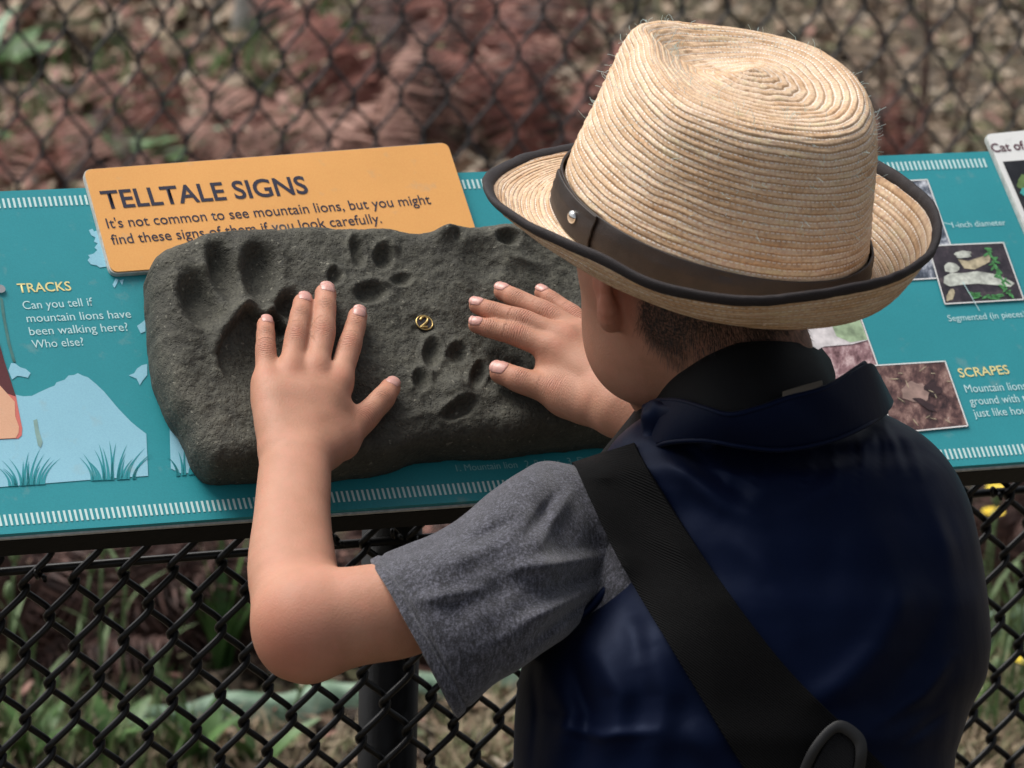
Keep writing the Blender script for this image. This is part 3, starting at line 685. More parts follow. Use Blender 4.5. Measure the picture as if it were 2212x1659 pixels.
# ------------------------------------------------------------------ the child: one continuous body
child = thing('person', 'child in navy vest and grey shirt touching the stone slab, seen from behind', 'person', loc=tuple(P(1600, 1500, 2.95)))
def onw(p, o):
    o.parent = p; o.matrix_parent_inverse = Matrix.Translation(p.location).inverted(); return o
px = 1/FP
HV = .00135
lo_ = np.array([-.192, -.125, 2.66]); hi_ = np.array([.245, .262, 3.34])
B = Field(lo_, hi_, HV)
REDS = []; CREASE = []; FOLDS = []; NAILS = []
def finger(pts, rads, k=.0022, nail=True, nr=1.0, flip=0):
    """pts: tip, dip, pip, mcp as (x, y, height above panel) ; rads in frame pixels of half width"""
    Q = [HC(*p) for p in pts]; r = [w*q[2]*px*(1.13 if i < 3 else 1.04) for i, (w, q) in enumerate(zip(rads, Q))]
    e = Q[1]-Q[0]; e /= np.linalg.norm(e); Q[0] = Q[0]+e*r[0]
    qq, rq = [Q[0]], [r[0]]
    for i in range(len(Q)-1):
        a, b, ra, rb = Q[i], Q[i+1], r[i], r[i+1]
        qq += [a*.5+b*.5, b]; rq += [(ra+rb)/2*.965, rb]
    n_ = len(qq)*5; cc = crom(np.column_stack([np.array(qq), rq]), n_); B.chain(cc[:, :3], cc[:, 3], k)
    REDS.append((Q[0], .010, .55)); REDS.append((Q[2], .008, .40)); REDS.append((Q[-1], .009, .30))
    od = N*.5+np.array([0, -.1, -.6]); od /= np.linalg.norm(od)
    CREASE.append((Q[2]+od*r[2], .0052, 1.0)); CREASE.append((Q[1]+od*r[1], .0032, .8)); FOLDS.append((Q[2]+od*r[2], e)); FOLDS.append((Q[1]+od*r[1], e)); REDS.append((Q[2]+od*r[2], .006, .5)); REDS.append((Q[-1]+od*r[-1]*.9, .007, .35))
    NAILS.append((Q[0].copy(), -e, r[0], nr, flip))
    return Q, r
rt = rock_top
def hh_(x, y, d=0): return rt(x, y)+d
# left hand
L1 = [(574, 689, .046), (574, 722, .050), (574, 756, .053), (577, 826, .055)]
L2 = [(657, 641, .046), (650, 681, .051), (641, 727, .055), (628, 805, .059)]
L3 = [(704, 620, .046), (702, 664, .051), (697, 720, .055), (681, 803, .060)]
L4 = [(776, 667, .050), (768, 704, .050), (755, 748, .054), (731, 826, .059)]
L5 = [(851, 827, .046), (826, 862, .052), (788, 902, .053), (738, 955, .053)]
fl = [finger(L1, (17, 18.5, 20.5, 26)), finger(L2, (19.5, 21.5, 23.5, 28)), finger(L3, (21, 22, 25, 28)), finger(L4, (19, 20.5, 23.5, 27)), finger(L5, (20, 24, 27, 31), flip=1)]
WR = (634, 1002, .072)
def pp2(a, b, wa, wb, k, sub=False):
    a = HC(*a); b = HC(*b); B.cone(a, b, wa*a[2]*px, wb*b[2]*px, k, sub)
KP = .010
for yy, hgt0, rr0 in ((850, .0555, 34), (885, .057, 37), (920, .058, 38)):
    B.chain([HC(x, yy, hgt0) for x in (588+(yy-850)*.15, 625, 665, 705-(yy-850)*.10)], [rr0*3.15*px]*4, .010)

pp2((577, 826, .055), (596, 965, .062), 25, 36, KP); pp2((628, 805, .057), (616, 960, .062), 26, 40, KP); pp2((681, 803, .058), (650, 960, .063), 26, 42, KP); pp2((731, 826, .057), (676, 965, .062), 25, 40, KP)
pp2((600, 870, .054), (690, 870, .056), 44, 46, KP); pp2((738, 955, .055), (668, 990, .066), 34, 42, KP); pp2((738, 900, .053), (700, 975, .060), 28, 34, KP)
# wrist and forearm
def seg(x1, y1, d1, r1, x2, y2, d2, r2, k=.012): B.cone(PC(x1, y1, d1), PC(x2, y2, d2), r1*d1*px, r2*d2*px, k)
wd = HC(*WR)[2]
print('wrist depth', wd)
wd2 = HC(637, 1012, .068)[2]
for dx in (-22, 22):
    cc = crom([list(HC(636+dx*.9, 945, .058))+[44*wd2*px], list(HC(636+dx*.8, 980, .063))+[50*wd2*px], list(PC(637+dx, 1012, wd2))+[56*wd2*px], list(PC(631+dx, 1120, wd2-.038))+[59*3.1*px], list(PC(632+dx*1.15, 1235, wd2-.080))+[70*3.03*px], list(PC(654+dx*.6, 1340, wd2-.116))+[84*3*px]], 20)
    B.chain(cc[:, :3], cc[:, 3], .010)
ed = wd2-.118
seg(663, 1352, ed, 96, 680, 1350, ed, 97); seg(668, 1350, ed, 97, 800, 1326, ed, 95, .022); seg(800, 1326, ed, 95, 870, 1318, ed, 88, .012); seg(870, 1318, ed, 88, 1240, 1175, 2.955, 84, .016)
seg(632, 1405, ed-.002, 40, 660, 1412, ed-.002, 42, .02)
REDS += [(PC(620, 1385, ed-.02), .030, .8), (PC(690, 1280, ed-.02), .03, .25), (PC(640, 1200, ed), .03, .15)]
# right hand
R1 = [(1012, 697, .052), (1057, 709, .056), (1113, 722, .062), (1200, 756, .069)]
R2 = [(1015, 654, .050), (1062, 672, .056), (1128, 692, .064), (1224, 732, .072)]
R3 = [(1071, 622, .048), (1113, 645, .055), (1180, 676, .063), (1262, 726, .071)]
R4 = [(1160, 624, .048), (1190, 648, .053), (1238, 682, .060), (1290, 738, .066)]
R5 = [(1061, 796, .048), (1122, 821, .056), (1192, 845, .062), (1262, 872, .068)]
fr = [finger(R1, (16.5, 19, 22.5, 28)), finger(R2, (17, 19.5, 22.5, 27)), finger(R3, (17.5, 20, 22.5, 27)), finger(R4, (15.5, 18, 20.5, 25)), finger(R5, (22.5, 25, 28, 34), flip=1)]
pp2((1200, 756, .068), (1312, 850, .080), 27, 44, KP); pp2((1224, 732, .070), (1330, 835, .080), 26, 42, KP); pp2((1262, 730, .069), (1340, 830, .078), 26, 40, KP); pp2((1290, 740, .065), (1350, 835, .076), 24, 36, KP)
pp2((1230, 800, .063), (1290, 812, .070), 44, 48, KP); pp2((1222, 862, .062), (1318, 890, .076), 38, 42, KP); pp2((1180, 800, .058), (1230, 850, .064), 24, 34, KP)
w1 = HC(1345, 880, .085)
B.cone(HC(1312, 862, .078), w1, 52*w1[2]*px, 50*w1[2]*px, KP); B.cone(HC(1330, 898, .078), HC(1372, 905, .085), 40*w1[2]*px, 44*w1[2]*px, KP)
B.cone(w1, PC(1560, 1060, 3.06), 50*w1[2]*px, 80*3.06*px, .01); B.cone(PC(1560, 1060, 3.06), PC(1780, 1120, 2.96), 85*px*3, 100*px*3, .01)
# neck, torso core, head
seg(1600, 760, 2.95, 142, 1610, 900, 2.965, 140, .02); seg(1560, 720, 2.96, 120, 1600, 800, 2.95, 145, .02)
seg(1430, 1140, 2.96, 110, 1880, 1120, 2.965, 110, .02); seg(1610, 1000, 2.965, 120, 1620, 1560, 2.96, 140, .02)
for xx in (1430, 1780): seg(xx, 1220, 2.96, 130, xx, 1560, 2.96, 150, .02)
FY = math.radians(31); PT = math.radians(24)            # head turned left, chin down
Wc = _w; Hr = np.array([1, 0, 0]) - Wc*Wc[0]; Hr /= np.linalg.norm(Hr); Ha = np.cross(Hr, Wc);
if Ha[2] < 0: Ha = -Ha
fl0 = -math.sin(FY)*Hr+math.cos(FY)*Ha
fh = math.cos(PT)*fl0-math.sin(PT)*Wc; uh = math.sin(PT)*fl0+math.cos(PT)*Wc; sh = np.cross(fh, uh)
if sh[0] > 0: sh = -sh                                   # sh: towards the child's left ear (image left)
if (sh@Hr) > 0: sh = -sh
HCN = PC(1489, 555, 2.955)
axh = np.array([fh, uh, sh])
def hp(f, u, s): return HCN+fh*f+uh*u+sh*s
B.ell(HCN, axh, (.086, .080, .071), .012)
B.ell(hp(-.018, -.018, 0), axh, (.068, .062, .064), .014)
B.ell(hp(.030, -.040, 0), axh, (.056, .062, .056), .016)
B.ell(hp(.042, -.048, .030), axh, (.034, .038, .030), .016); B.ell(hp(.046, -.052, -.026), axh, (.030, .034, .028), .014)
B.ell(hp(.062, -.088, 0), axh, (.022, .018, .024), .014)
B.ell(hp(.094, -.038, 0), axh, (.012, .014, .010), .006); B.ell(hp(.086, -.024, 0), axh, (.010, .018, .007), .006)
for s_ in (-1, 1):
    B.ell(hp(.088, -.010, s_*.028), axh, (.012, .010, .014), .006, True); B.ell(hp(.076, -.012, s_*.028), axh, (.012, .011, .012), .002)
B.ell(hp(.088, -.062, 0), axh, (.007, .004, .018), .005); B.ell(hp(.086, -.069, 0), axh, (.008, .0045, .015), .005)
# ears
def ear(sg):
    c = hp(-.010, -.008, sg*.071); bk = -fh*.45+sh*sg*.9; bk /= np.linalg.norm(bk); n = 15; pts = []
    upv = uh*.97-fh*.22
    ay = -fh*.80+sh*sg*.60
    for i in range(n):
        t = i/(n-1); a = math.radians(-100+t*285)
        pts.append(c+upv*(.026*math.sin(a+.2))+ay*(.0135*math.cos(a)+.010))
    for i in range(n-1): B.cone(pts[i], pts[i+1], .0034+.0016*(i < 3), .0034, .003)
    B.cone(c-upv*.027+ay*.000, c-upv*.015+ay*.010, .0068, .0066, .008); B.cone(c-upv*.020+ay*.002, c+upv*.012+ay*.002, .0075, .0095, .006)
    B.ell(c+ay*.007, np.array([upv, ay, np.cross(upv, ay)]), (.024, .013, .0035), .004)
    B.cone(c, c+ay*.006, .010, .008, .006)
    REDS.append((c+ay*.01-upv*.004, .034, 1.0))
ear(1); ear(-1)
REDS.append((hp(.055, -.055, .050), .025, .25))
bv, bf = B.mesh()
body = mesh_obj('body', c2w(bv), bf, SKIN, smooth=True)
def blobs(lst):
    r = np.zeros(len(bv), np.float32)
    for c, rad, a in lst: r = np.maximum(r, a*np.exp(-((bv-c)**2).sum(1)/(rad*rad)))
    return r
sc_ = np.clip(((bv-HCN)@uh+.080+.010*vnoise(bv, 90)*2)/.030, 0, 1)*np.clip((-.016-(bv-HCN)@fh)/.016, 0, 1)*(((bv-HCN)@uh) < .12); sc_ *= np.clip((np.linalg.norm(bv-hp(-.008, -.008, .079), axis=1)-.024)/.014, 0, 1)
fdv = np.zeros(len(bv)); fdm = np.full(len(bv), 9.)
for c_f, e_f in FOLDS:
    dd_ = ((bv-c_f)**2).sum(1); m_f = dd_ < fdm; fdv[m_f] = ((bv-c_f)@e_f)[m_f]; fdm[m_f] = dd_[m_f]
attr(body, 'fold', fdv); attr(body, 'scalp', sc_); attr(body, 'red', blobs(REDS)); attr(body, 'crease', blobs([(c, r*1.5, a) for c, r, a in CREASE]))
if (body.data.polygons[0].normal @ Vector(M@np.array([0, 0, 1.]))) is None: pass
# orient faces outwards
me = body.data; ctr = np.array(me.polygons[0].center)
def signed_vol(v, f): a, b, c, d = (v[f[:, i]] for i in range(4)); return (np.einsum('ij,ij->i', a, np.cross(b, c))+np.einsum('ij,ij->i', a, np.cross(c, d))).sum()
for o_ in (body, rock):
    n_ = len(o_.data.vertices); cc_ = np.empty(n_*3, np.float32); o_.data.vertices.foreach_get('co', cc_); cc_ = cc_.reshape(-1, 3).astype(float)
    ff_ = np.empty(len(o_.data.loops), np.int32); o_.data.loops.foreach_get('vertex_index', ff_)
    if signed_vol(cc_-cc_.mean(0), ff_.reshape(-1, 4)) < 0: o_.data.flip_normals()
onw(child, body)
cs = body.modifiers.new('relax', 'SMOOTH'); cs.factor = .4; cs.iterations = 1
# fingernails
btree = BVHTree.FromPolygons([Vector(v) for v in bv], bf.tolist())
for q, e, r, nr, fp in NAILS:
    w = np.cross(e, N); w /= np.linalg.norm(w); nn = np.cross(w, e); 
    if nn@N < 0: nn = -nn
    if nn[2] > 0: nn = -nn
    if fp: nn = nn+np.array([0, -.15, -.5]); nn -= e*(nn@e); nn /= np.linalg.norm(nn); w = np.cross(e, nn)
    L, Wd = r*1.62, r*1.42; gv = []; gn, gm = 9, 9
    for i in range(gn):
        for j in range(gm):
            u_ = i/(gn-1)*2-1; v_ = j/(gm-1)*2-1; uu = u_*math.sqrt(1-.42*v_*v_); vv = v_*math.sqrt(1-.30*u_*u_)
            p = q+e*(uu*L/2+r*.16)+w*vv*Wd/2+nn*(r*3)
            h_ = btree.ray_cast(Vector(p), Vector(-nn), .05)
            s_ = np.array(h_[0]) if h_[0] is not None else q+e*(uu*L/2+r*.16)+w*vv*Wd/2
            ideal = q+e*(uu*L/2+r*.16)+w*vv*Wd/2+nn*(r*math.sqrt(max(.05, 1-(vv*.69)**2))*.985)
            if (s_-q)@nn < 0.25*r or (ideal-s_)@nn > r*.30: s_ = s_*.3+ideal*.7 if (s_-q)@nn > 0 else ideal-nn*r*.1
            edge_ = max(abs(u_), abs(v_)); gv.append(s_+nn*(.00030 if edge_ < .9 else -.0001))
    o = mesh_obj('fingernail', c2w(gv), grid_faces(gn, gm), NAIL, smooth=True); 
    o.data.materials.append(NAILW)
    for p_ in o.data.polygons: 
        if p_.index//(gm-1) >= gn-1: p_.material_index = 1
    subsurf(o, 1); solidify(o, .0004); onw(child, o)

# hair: nape shell with short strands
hv = []
m_ = ((bv-HCN)@fh < .012) & ((bv-HCN)@uh > -.080) & ((bv-HCN)@uh < .09) & (np.linalg.norm(bv-HCN, axis=1) < .105)
nb = np.where(m_)[0]; me_n = np.zeros((len(bv), 3)); fn = np.cross(bv[bf[:, 1]]-bv[bf[:, 0]], bv[bf[:, 2]]-bv[bf[:, 0]]); [np.add.at(me_n, bf[:, i], fn) for i in range(4)]
me_n /= np.linalg.norm(me_n, axis=1)[:, None]+1e-12
if ((me_n*(bv-HCN))[nb].sum(1)).mean() < 0: me_n = -me_n
pb = bv[nb]; nbn = me_n[nb]; fade = np.clip(((pb-HCN)@uh+.080+.012*vnoise(pb, 90)*2)/.022, 0, 1)*np.clip((-.014-(pb-HCN)@fh)/.014, 0, 1)
earm = np.linalg.norm(pb-hp(-.008, -.008, .080), axis=1) > .036
keep = (RNG.random(len(pb)) < (.55*fade)) & earm; pb = pb[keep]; nbn = nbn[keep]
dirn = nbn*.35-uh*1.0-fh*.15+RNG.normal(0, .18, (len(pb), 3)); dirn /= np.linalg.norm(dirn, axis=1)[:, None]
ln_ = RNG.uniform(.003, .007, len(pb)); ww = np.cross(dirn, nbn); ww /= np.linalg.norm(ww, axis=1)[:, None]+1e-9; ww *= .00020
b0 = pb-nbn*.0006; t0 = pb+dirn*ln_[:, None]+nbn*.001
hvv = np.stack([b0-ww, b0+ww, t0], 1).reshape(-1, 3); hf = np.arange(len(hvv)).reshape(-1, 3)
hair = mesh_obj('hair', c2w(hvv), hf, HAIR); onw(child, hair)

# ------------------------------------------------------------------ clothes
# vest body: silhouette rows in the frame -> loft
rows = [  # y, xl, xr, depth of centre, half thickness
 (2050, 1116, 2050, 2.93, .105), (1850, 1112, 2055, 2.93, .105), (1659, 1109, 2062, 2.935, .105), (1590, 1110, 2078, 2.935, .106), (1530, 1113, 2098, 2.94, .106), (1470, 1120, 2128, 2.94, .105), (1420, 1136, 2138, 2.94, .104),
 (1380, 1172, 2141, 2.94, .103), (1340, 1228, 2139, 2.94, .102), (1290, 1282, 2134, 2.94, .100), (1230, 1322, 2126, 2.945, .098), (1160, 1338, 2114, 2.945, .094), (1090, 1330, 2097, 2.95, .089), (1040, 1310, 2076, 2.95, .083),
 (1000, 1300, 2052, 2.95, .076), (965, 1318, 2022, 2.955, .068), (935, 1345, 1985, 2.955, .060), (905, 1385, 1930, 2.96, .050), (885, 1430, 1880, 2.96, .040), (868, 1500, 1800, 2.96, .025)]
nr_ = 150; nc_ = 220
rr = crom(rows, nr_); th = np.linspace(0, 2*math.pi, nc_, endpoint=False)
G = np.zeros((nr_, nc_, 3))
for i, (y, xl, xr, d, tz) in enumerate(rr):
    cx = (xl+xr)/2; hw = (xr-xl)/2; c_, s_ = np.cos(th), np.sin(th)
    ex = np.sign(c_)*np.abs(c_)**.82; ez = np.sign(s_)*np.abs(s_)**.9
    X_ = cx+hw*ex; D_ = d-tz*ez
    Yv = y+ez*18*np.clip((1659-y)/700, 0, 1)
    G[i] = np.stack([X_, Yv, D_], 1)
FR = [  # folds: polyline, width px, amplitude m (+ towards viewer)
 ([(1400, 960), (1470, 1010), (1560, 1090), (1640, 1120)], 26, .0042), ([(1440, 930), (1520, 1010), (1600, 1060)], 16, -.0028),
 ([(1640, 1120), (1740, 1090), (1850, 1000), (1890, 930)], 30, .0022), ([(1690, 980), (1660, 1050), (1620, 1100)], 18, .0020),
 ([(1905, 900), (1930, 950), (1945, 1010)], 9, .0022), ([(1890, 915), (1900, 960), (1900, 1020)], 7, -.0020), ([(1925, 895), (1965, 950), (1990, 1030)], 10, .0020), ([(1915, 905), (1945, 960), (1962, 1020)], 7, -.0018), ([(1860, 935), (1865, 985), (1850, 1040)], 9, .0015),
 ([(1960, 1270), (1900, 1400), (1820, 1480), (1740, 1530)], 34, .0050), ([(2040, 1290), (1990, 1420), (1900, 1520)], 30, -.0035), ([(1790, 1050), (1800, 1180), (1770, 1320)], 40, -.0030),
 ([(1560, 975), (1575, 1030), (1570, 1080)], 6, .0012), ([(1620, 985), (1628, 1030), (1622, 1075)], 6, .0012), ([(1750, 975), (1748, 1020), (1735, 1060)], 6, .0014), ([(1800, 962), (1806, 1010), (1795, 1070)], 7, .0016), ([(1845, 948), (1855, 1010), (1850, 1060)], 6, -.0014), ([(1400, 1130), (1470, 1190), (1500, 1260)], 10, .002), ([(1180, 1560), (1300, 1590), (1420, 1580)], 12, .0025), ([(1900, 1560), (2000, 1500), (2060, 1420)], 14, .003), ([(1960, 1600), (2040, 1540)], 9, -.002),
 ([(1290, 1420), (1340, 1500), (1330, 1600)], 30, .0045), ([(1400, 1400), (1440, 1500), (1420, 1640)], 34, .0045), ([(1180, 1450), (1230, 1540), (1200, 1640)], 26, .0040), ([(1360, 1330), (1390, 1440)], 24, -.003), ([(1240, 1440), (1270, 1540), (1260, 1640)], 18, -.0035),
 ([(1150, 1440), (1160, 1540), (1150, 1650)], 9, -.003), ([(1480, 1560), (1540, 1650)], 26, .003), ([(1660, 1180), (1640, 1300)], 40, .002), ([(1880, 1120), (1930, 1240), (1950, 1330)], 36, .0025), ([(2010, 1080), (2050, 1180), (2070, 1300)], 26, .0025), ([(2040, 1100), (2075, 1210)], 12, -.002),
 ([(1570, 1150), (1680, 1250), (1720, 1370)], 28, .0022), ([(1530, 1000), (1660, 1010), (1800, 990)], 14, -.0012)]
def folds(x, y):
    r = np.zeros_like(x)
    for pts, w, a in FR:
        dm = np.full_like(x, 1e9); tt = np.zeros_like(x); n = len(pts)-1
        for i in range(n):
            ax_, ay_ = pts[i]; bx_, by_ = pts[i+1]; ex, ey = bx_-ax_, by_-ay_; t = np.clip(((x-ax_)*ex+(y-ay_)*ey)/(ex*ex+ey*ey), 0, 1)
            d_ = np.hypot(x-ax_-t*ex, y-ay_-t*ey); k_ = d_ < dm; dm = np.where(k_, d_, dm); tt = np.where(k_, (i+t)/n, tt)
        r += 1.45*a*np.exp(-(dm/w)**2)*(.25+.75*np.sin(math.pi*np.clip(tt*.9+.05, 0, 1)))
    return r
fd = folds(G[..., 0], G[..., 1])*np.clip(np.sin(th)[None]*1.6, 0, 1)
G[..., 2] -= fd
r3 = np.stack([(G[..., 0]-PW/2)/FP, (G[..., 1]-PH_/2)/FP, np.ones(G.shape[:2])], -1)*G[..., 2:3]
nz = fbm(r3*np.array([1, .6, 1]), 22, 3)*.0045*np.clip(np.sin(th)[None]*2+.3, 0, 1)
r3[..., 2] -= nz
vest = mesh_obj('vest', c2w(r3.reshape(-1, 3)), grid_faces(nr_, nc_, True), SATIN, smooth=True); subsurf(vest, 1); onw(child, vest)
vb = BVHTree.FromPolygons([Vector(v) for v in r3.reshape(-1, 3)], grid_faces(nr_, nc_, True).tolist())
def surf(bvh, x, y, default):
    r = ray(x, y); r /= np.linalg.norm(r); h = bvh.ray_cast(Vector((0, 0, 0)), Vector(r))
    return h[0][2] if h[0] is not None and h[0][2] < default+.03 else default
# armhole binding
ah = crom([(1352, 1200), (1335, 1235), (1308, 1275), (1275, 1312), (1240, 1342), (1200, 1368), (1165, 1388), (1140, 1415)], 40)
v, f = tube([PC(x, y, surf(vb, x+10, y+8, 2.92)-.001) for x, y in ah], .0030, 10); onw(child, mesh_obj('armhole_binding', c2w(v), f, SATIN, smooth=True))
# T-shirt sleeve
sl_ = [  # top xy, bottom xy, depth, half thickness
 ((802, 1214), (985, 1546), ed, .050), ((830, 1201), (1010, 1522), ed, .052), ((880, 1182), (1060, 1478), ed, .054), ((945, 1156), (1112, 1448), ed+.004, .056), ((1005, 1116), (1160, 1412), ed*.8+2.95*.2, .057),
 ((1065, 1062), (1215, 1372), ed*.6+2.95*.4, .058), ((1125, 1020), (1262, 1330), ed*.4+2.95*.6, .047), ((1180, 994), (1310, 1280), 2.945, .045), ((1232, 1000), (1350, 1220), 2.945, .042), ((1290, 1020), (1400, 1180), 2.945, .036)]
print('elbow', ed)
q = crom([list(a)+list(b)+[d, t] for a, b, d, t in sl_], 90); ns = 120; th2 = np.linspace(0, 2*math.pi, ns, endpoint=False); SG = np.zeros((90, ns, 3))
for i, (ax_, ay_, bx_, by_, d, t) in enumerate(q):
    a = PC(ax_, ay_, d+.004); b = PC(bx_, by_, d-.004); c_ = (a+b)/2; e1 = (a-b)/2
    off = .0026*math.exp(-((i-9)/.9)**2)-.0013*(i < 8)
    SG[i] = c_+np.cos(th2)[:, None]*e1*(1-off*8)+(np.sign(np.sin(th2))*np.abs(np.sin(th2))**.8)[:, None]*np.array([.12, .1, -1])*(t-off)
fz = fbm(SG@np.array([[1, .3, 0], [0, 1, 0], [0, 0, 1]])*np.array([1.6, .7, 1]), 20, 3)*.009*np.clip(np.linspace(0, 3, 90), .25, 1)[:, None]
fz[:10] = np.abs(fz[:10])*.5; SG[..., 2] -= fz; SG[..., 1] -= fbm(SG, 26, 2)*.003
for (x0, y0, x1, y1, w, am) in ((1330, 1200, 1090, 1230, 15, .010), (1335, 1225, 1120, 1290, 12, -.008), (1330, 1250, 1110, 1350, 15, .010), (1300, 1275, 1130, 1400, 11, -.007), (1240, 1040, 1160, 1190, 14, .008), (1215, 1050, 1120, 1180, 11, -.006), (880, 1300, 1060, 1270, 12, .005), (1000, 1180, 1120, 1120, 12, -.005), (900, 1230, 1130, 1160, 26, .005), (930, 1330, 1180, 1240, 30, -.005), (1010, 1420, 1230, 1310, 26, .005), (1200, 1020, 1280, 1180, 22, .005), (1140, 1060, 1240, 1240, 20, -.004), (1100, 1330, 1300, 1250, 20, -.004)):
    X_ = SG[..., 0]/SG[..., 2]*FP+PW/2; Y_ = SG[..., 1]/SG[..., 2]*FP+PH_/2; ex, ey = x1-x0, y1-y0
    t = np.clip(((X_-x0)*ex+(Y_-y0)*ey)/(ex*ex+ey*ey), 0, 1); d_ = np.hypot(X_-x0-t*ex, Y_-y0-t*ey); SG[..., 2] -= am*np.exp(-(d_/w)**2)*np.sin(math.pi*t)*(np.sin(th2) > 0)
slv = mesh_obj('shirt_sleeve', c2w(SG.reshape(-1, 3)), grid_faces(90, ns, True), HEATH, smooth=True); solidify(slv, .0022, -1); subsurf(slv, 1); onw(child, slv)
# shirt body seen in the armhole
G2 = np.zeros((24, 60, 3)); q2 = crom([(1180, 1640, 2.945, .06), (1260, 1560, 2.945, .07), (1330, 1480, 2.945, .08)], 24)
sh_rows = crom([(1460, 1150, 1500, 2.965, .07), (1380, 1170, 1520, 2.962, .078), (1300, 1212, 1540, 2.96, .082), (1220, 1240, 1560, 2.96, .080), (1130, 1262, 1580, 2.96, .075), (1040, 1290, 1600, 2.96, .062)], 24); th3 = np.linspace(0, 2*math.pi, 60, endpoint=False)
for i, (y, xl, xr, d, tz) in enumerate(sh_rows):
    for j in range(60): G2[i, j] = PC((xl+xr)/2+(xr-xl)/2*math.cos(th3[j]), y, d-tz*math.sin(th3[j])*.92)
shb = mesh_obj('shirt_body', c2w(G2.reshape(-1, 3)), grid_faces(24, 60, True), HEATH, smooth=True); onw(child, shb)
allb = BVHTree.FromPolygons([Vector(v) for v in np.vstack([r3.reshape(-1, 3), SG.reshape(-1, 3)])], grid_faces(nr_, nc_, True).tolist()+(grid_faces(90, ns, True)+nr_*nc_).tolist())
# shoulder strap
def ribbon(L, R, dep, nacross=12, n=90, thick=.0028, name='strap', mat=WEB, base=None, parent=child, curl=0.0, off=.003):
    L = crom(L, n); R = crom(R, n); g = np.zeros((n, nacross, 3)); D = np.zeros((n, nacross))
    for i in range(n):
        for j in range(nacross):
            t = j/(nacross-1); x, y = L[i][:2]*(1-t)+R[i][:2]*t
            dd = L[i][2]*(1-t)+R[i][2]*t if len(L[i]) > 2 else dep
            D[i, j] = min(surf(base, x, y, dd)-off, dd) if base else dd
            g[i, j, :2] = x, y
    for _ in range(6):                                # webbing stays taut over the folds
        Dn = D.copy(); Dn[1:-1] = (D[:-2]+D[2:])/2; D = np.minimum(D, Dn) if base else D
        D[:, 1:-1] = np.minimum(D[:, 1:-1], (D[:, :-2]+D[:, 2:])/2) if base else D[:, 1:-1]
    for i in range(n):
        for j in range(nacross): g[i, j] = PC(g[i, j, 0], g[i, j, 1], D[i, j]-curl*math.sin(math.pi*j/(nacross-1)))
    o = mesh_obj(name, c2w(g.reshape(-1, 3)), grid_faces(n, nacross), mat, smooth=True); solidify(o, thick, 0)
    bv_ = o.modifiers.new('soft edge', 'BEVEL'); bv_.width = .0006; bv_.segments = 2; bv_.limit_method = 'ANGLE'
    return onw(parent, o)
Lp = [(1236, 1003, 3.0), (1245, 1012, 2.93), (1272, 1072, 2.90), (1332, 1200, 2.88), (1408, 1330, 2.86), (1498, 1480, 2.85), (1606, 1659, 2.85), (1730, 1860, 2.85)]
Rp = [(1372, 958, 3.0), (1384, 985, 2.92), (1440, 1080, 2.89), (1535, 1225, 2.87), (1625, 1350, 2.86), (1715, 1460, 2.85), (1845, 1590, 2.85), (2010, 1760, 2.85)]
strap = ribbon(Lp, Rp, 2.9, nacross=14, n=110, name='shoulder_strap', base=allb, off=.0045)
# slider buckle on the strap
bd = min(surf(allb, 1790, 1620, 2.85), 2.85)-.014
def loop(pts, rad, mat, name, parent=child, n=70, flat=None):
    p = crom(pts+pts[:3], n*2)[: ]; k = int(n*2*len(pts)/(len(pts)+2)); p = p[:k]
    v, f = tube([PC(x, y, d) for x, y, d in p], rad, 10, closed=True); return onw(parent, mesh_obj(name, c2w(v), f, mat, smooth=True))
bk = [(1722, 1680, bd+.004), (1752, 1618, bd), (1790, 1572, bd), (1822, 1560, bd), (1862, 1590, bd), (1868, 1632, bd), (1850, 1690, bd+.004), (1780, 1760, bd+.006)]
BUCK = simple('black plastic buckle', (.0035, .0035, .004), .6, .2, 80)
_bo = bk+bk[:1]; _bi = [((x-1797)*.76+1797, (y-1655)*.80+1655, d) for x, y, d in _bo]
ribbon(_bo, _bi, bd, nacross=6, n=90, name='strap_slider', mat=BUCK, thick=.0045, curl=.001)
ribbon([(1800, 1580, bd+.002), (1765, 1640, bd+.001), (1735, 1720, bd+.002)], [(1848, 1600, bd+.002), (1842, 1660, bd+.001), (1815, 1760, bd+.002)], bd, nacross=8, n=20, name='strap_end', mat=mat_web('ribbed webbing', (.010, .010, .011)), thick=.003)
# neck strap, black band round the neck
NS_L = [(1292, 992, 3.02), (1345, 965, 3.0), (1400, 925, 2.965), (1455, 905, 2.915), (1525, 905, 2.875), (1610, 900, 2.862), (1700, 895, 2.868), (1785, 860, 2.90), (1800, 820, 2.95), (1790, 780, 3.0)]
NS_R = [(1300, 985, 3.03), (1372, 895, 3.01), (1402, 850, 2.985), (1452, 798, 2.94), (1520, 762, 2.905), (1600, 744, 2.892), (1680, 740, 2.90), (1740, 748, 2.935), (1765, 760, 2.97), (1770, 755, 3.0)]
ribbon(NS_L, NS_R, 2.9, nacross=10, n=90, name='neck_strap', mat=NEO, thick=.004, curl=.003)
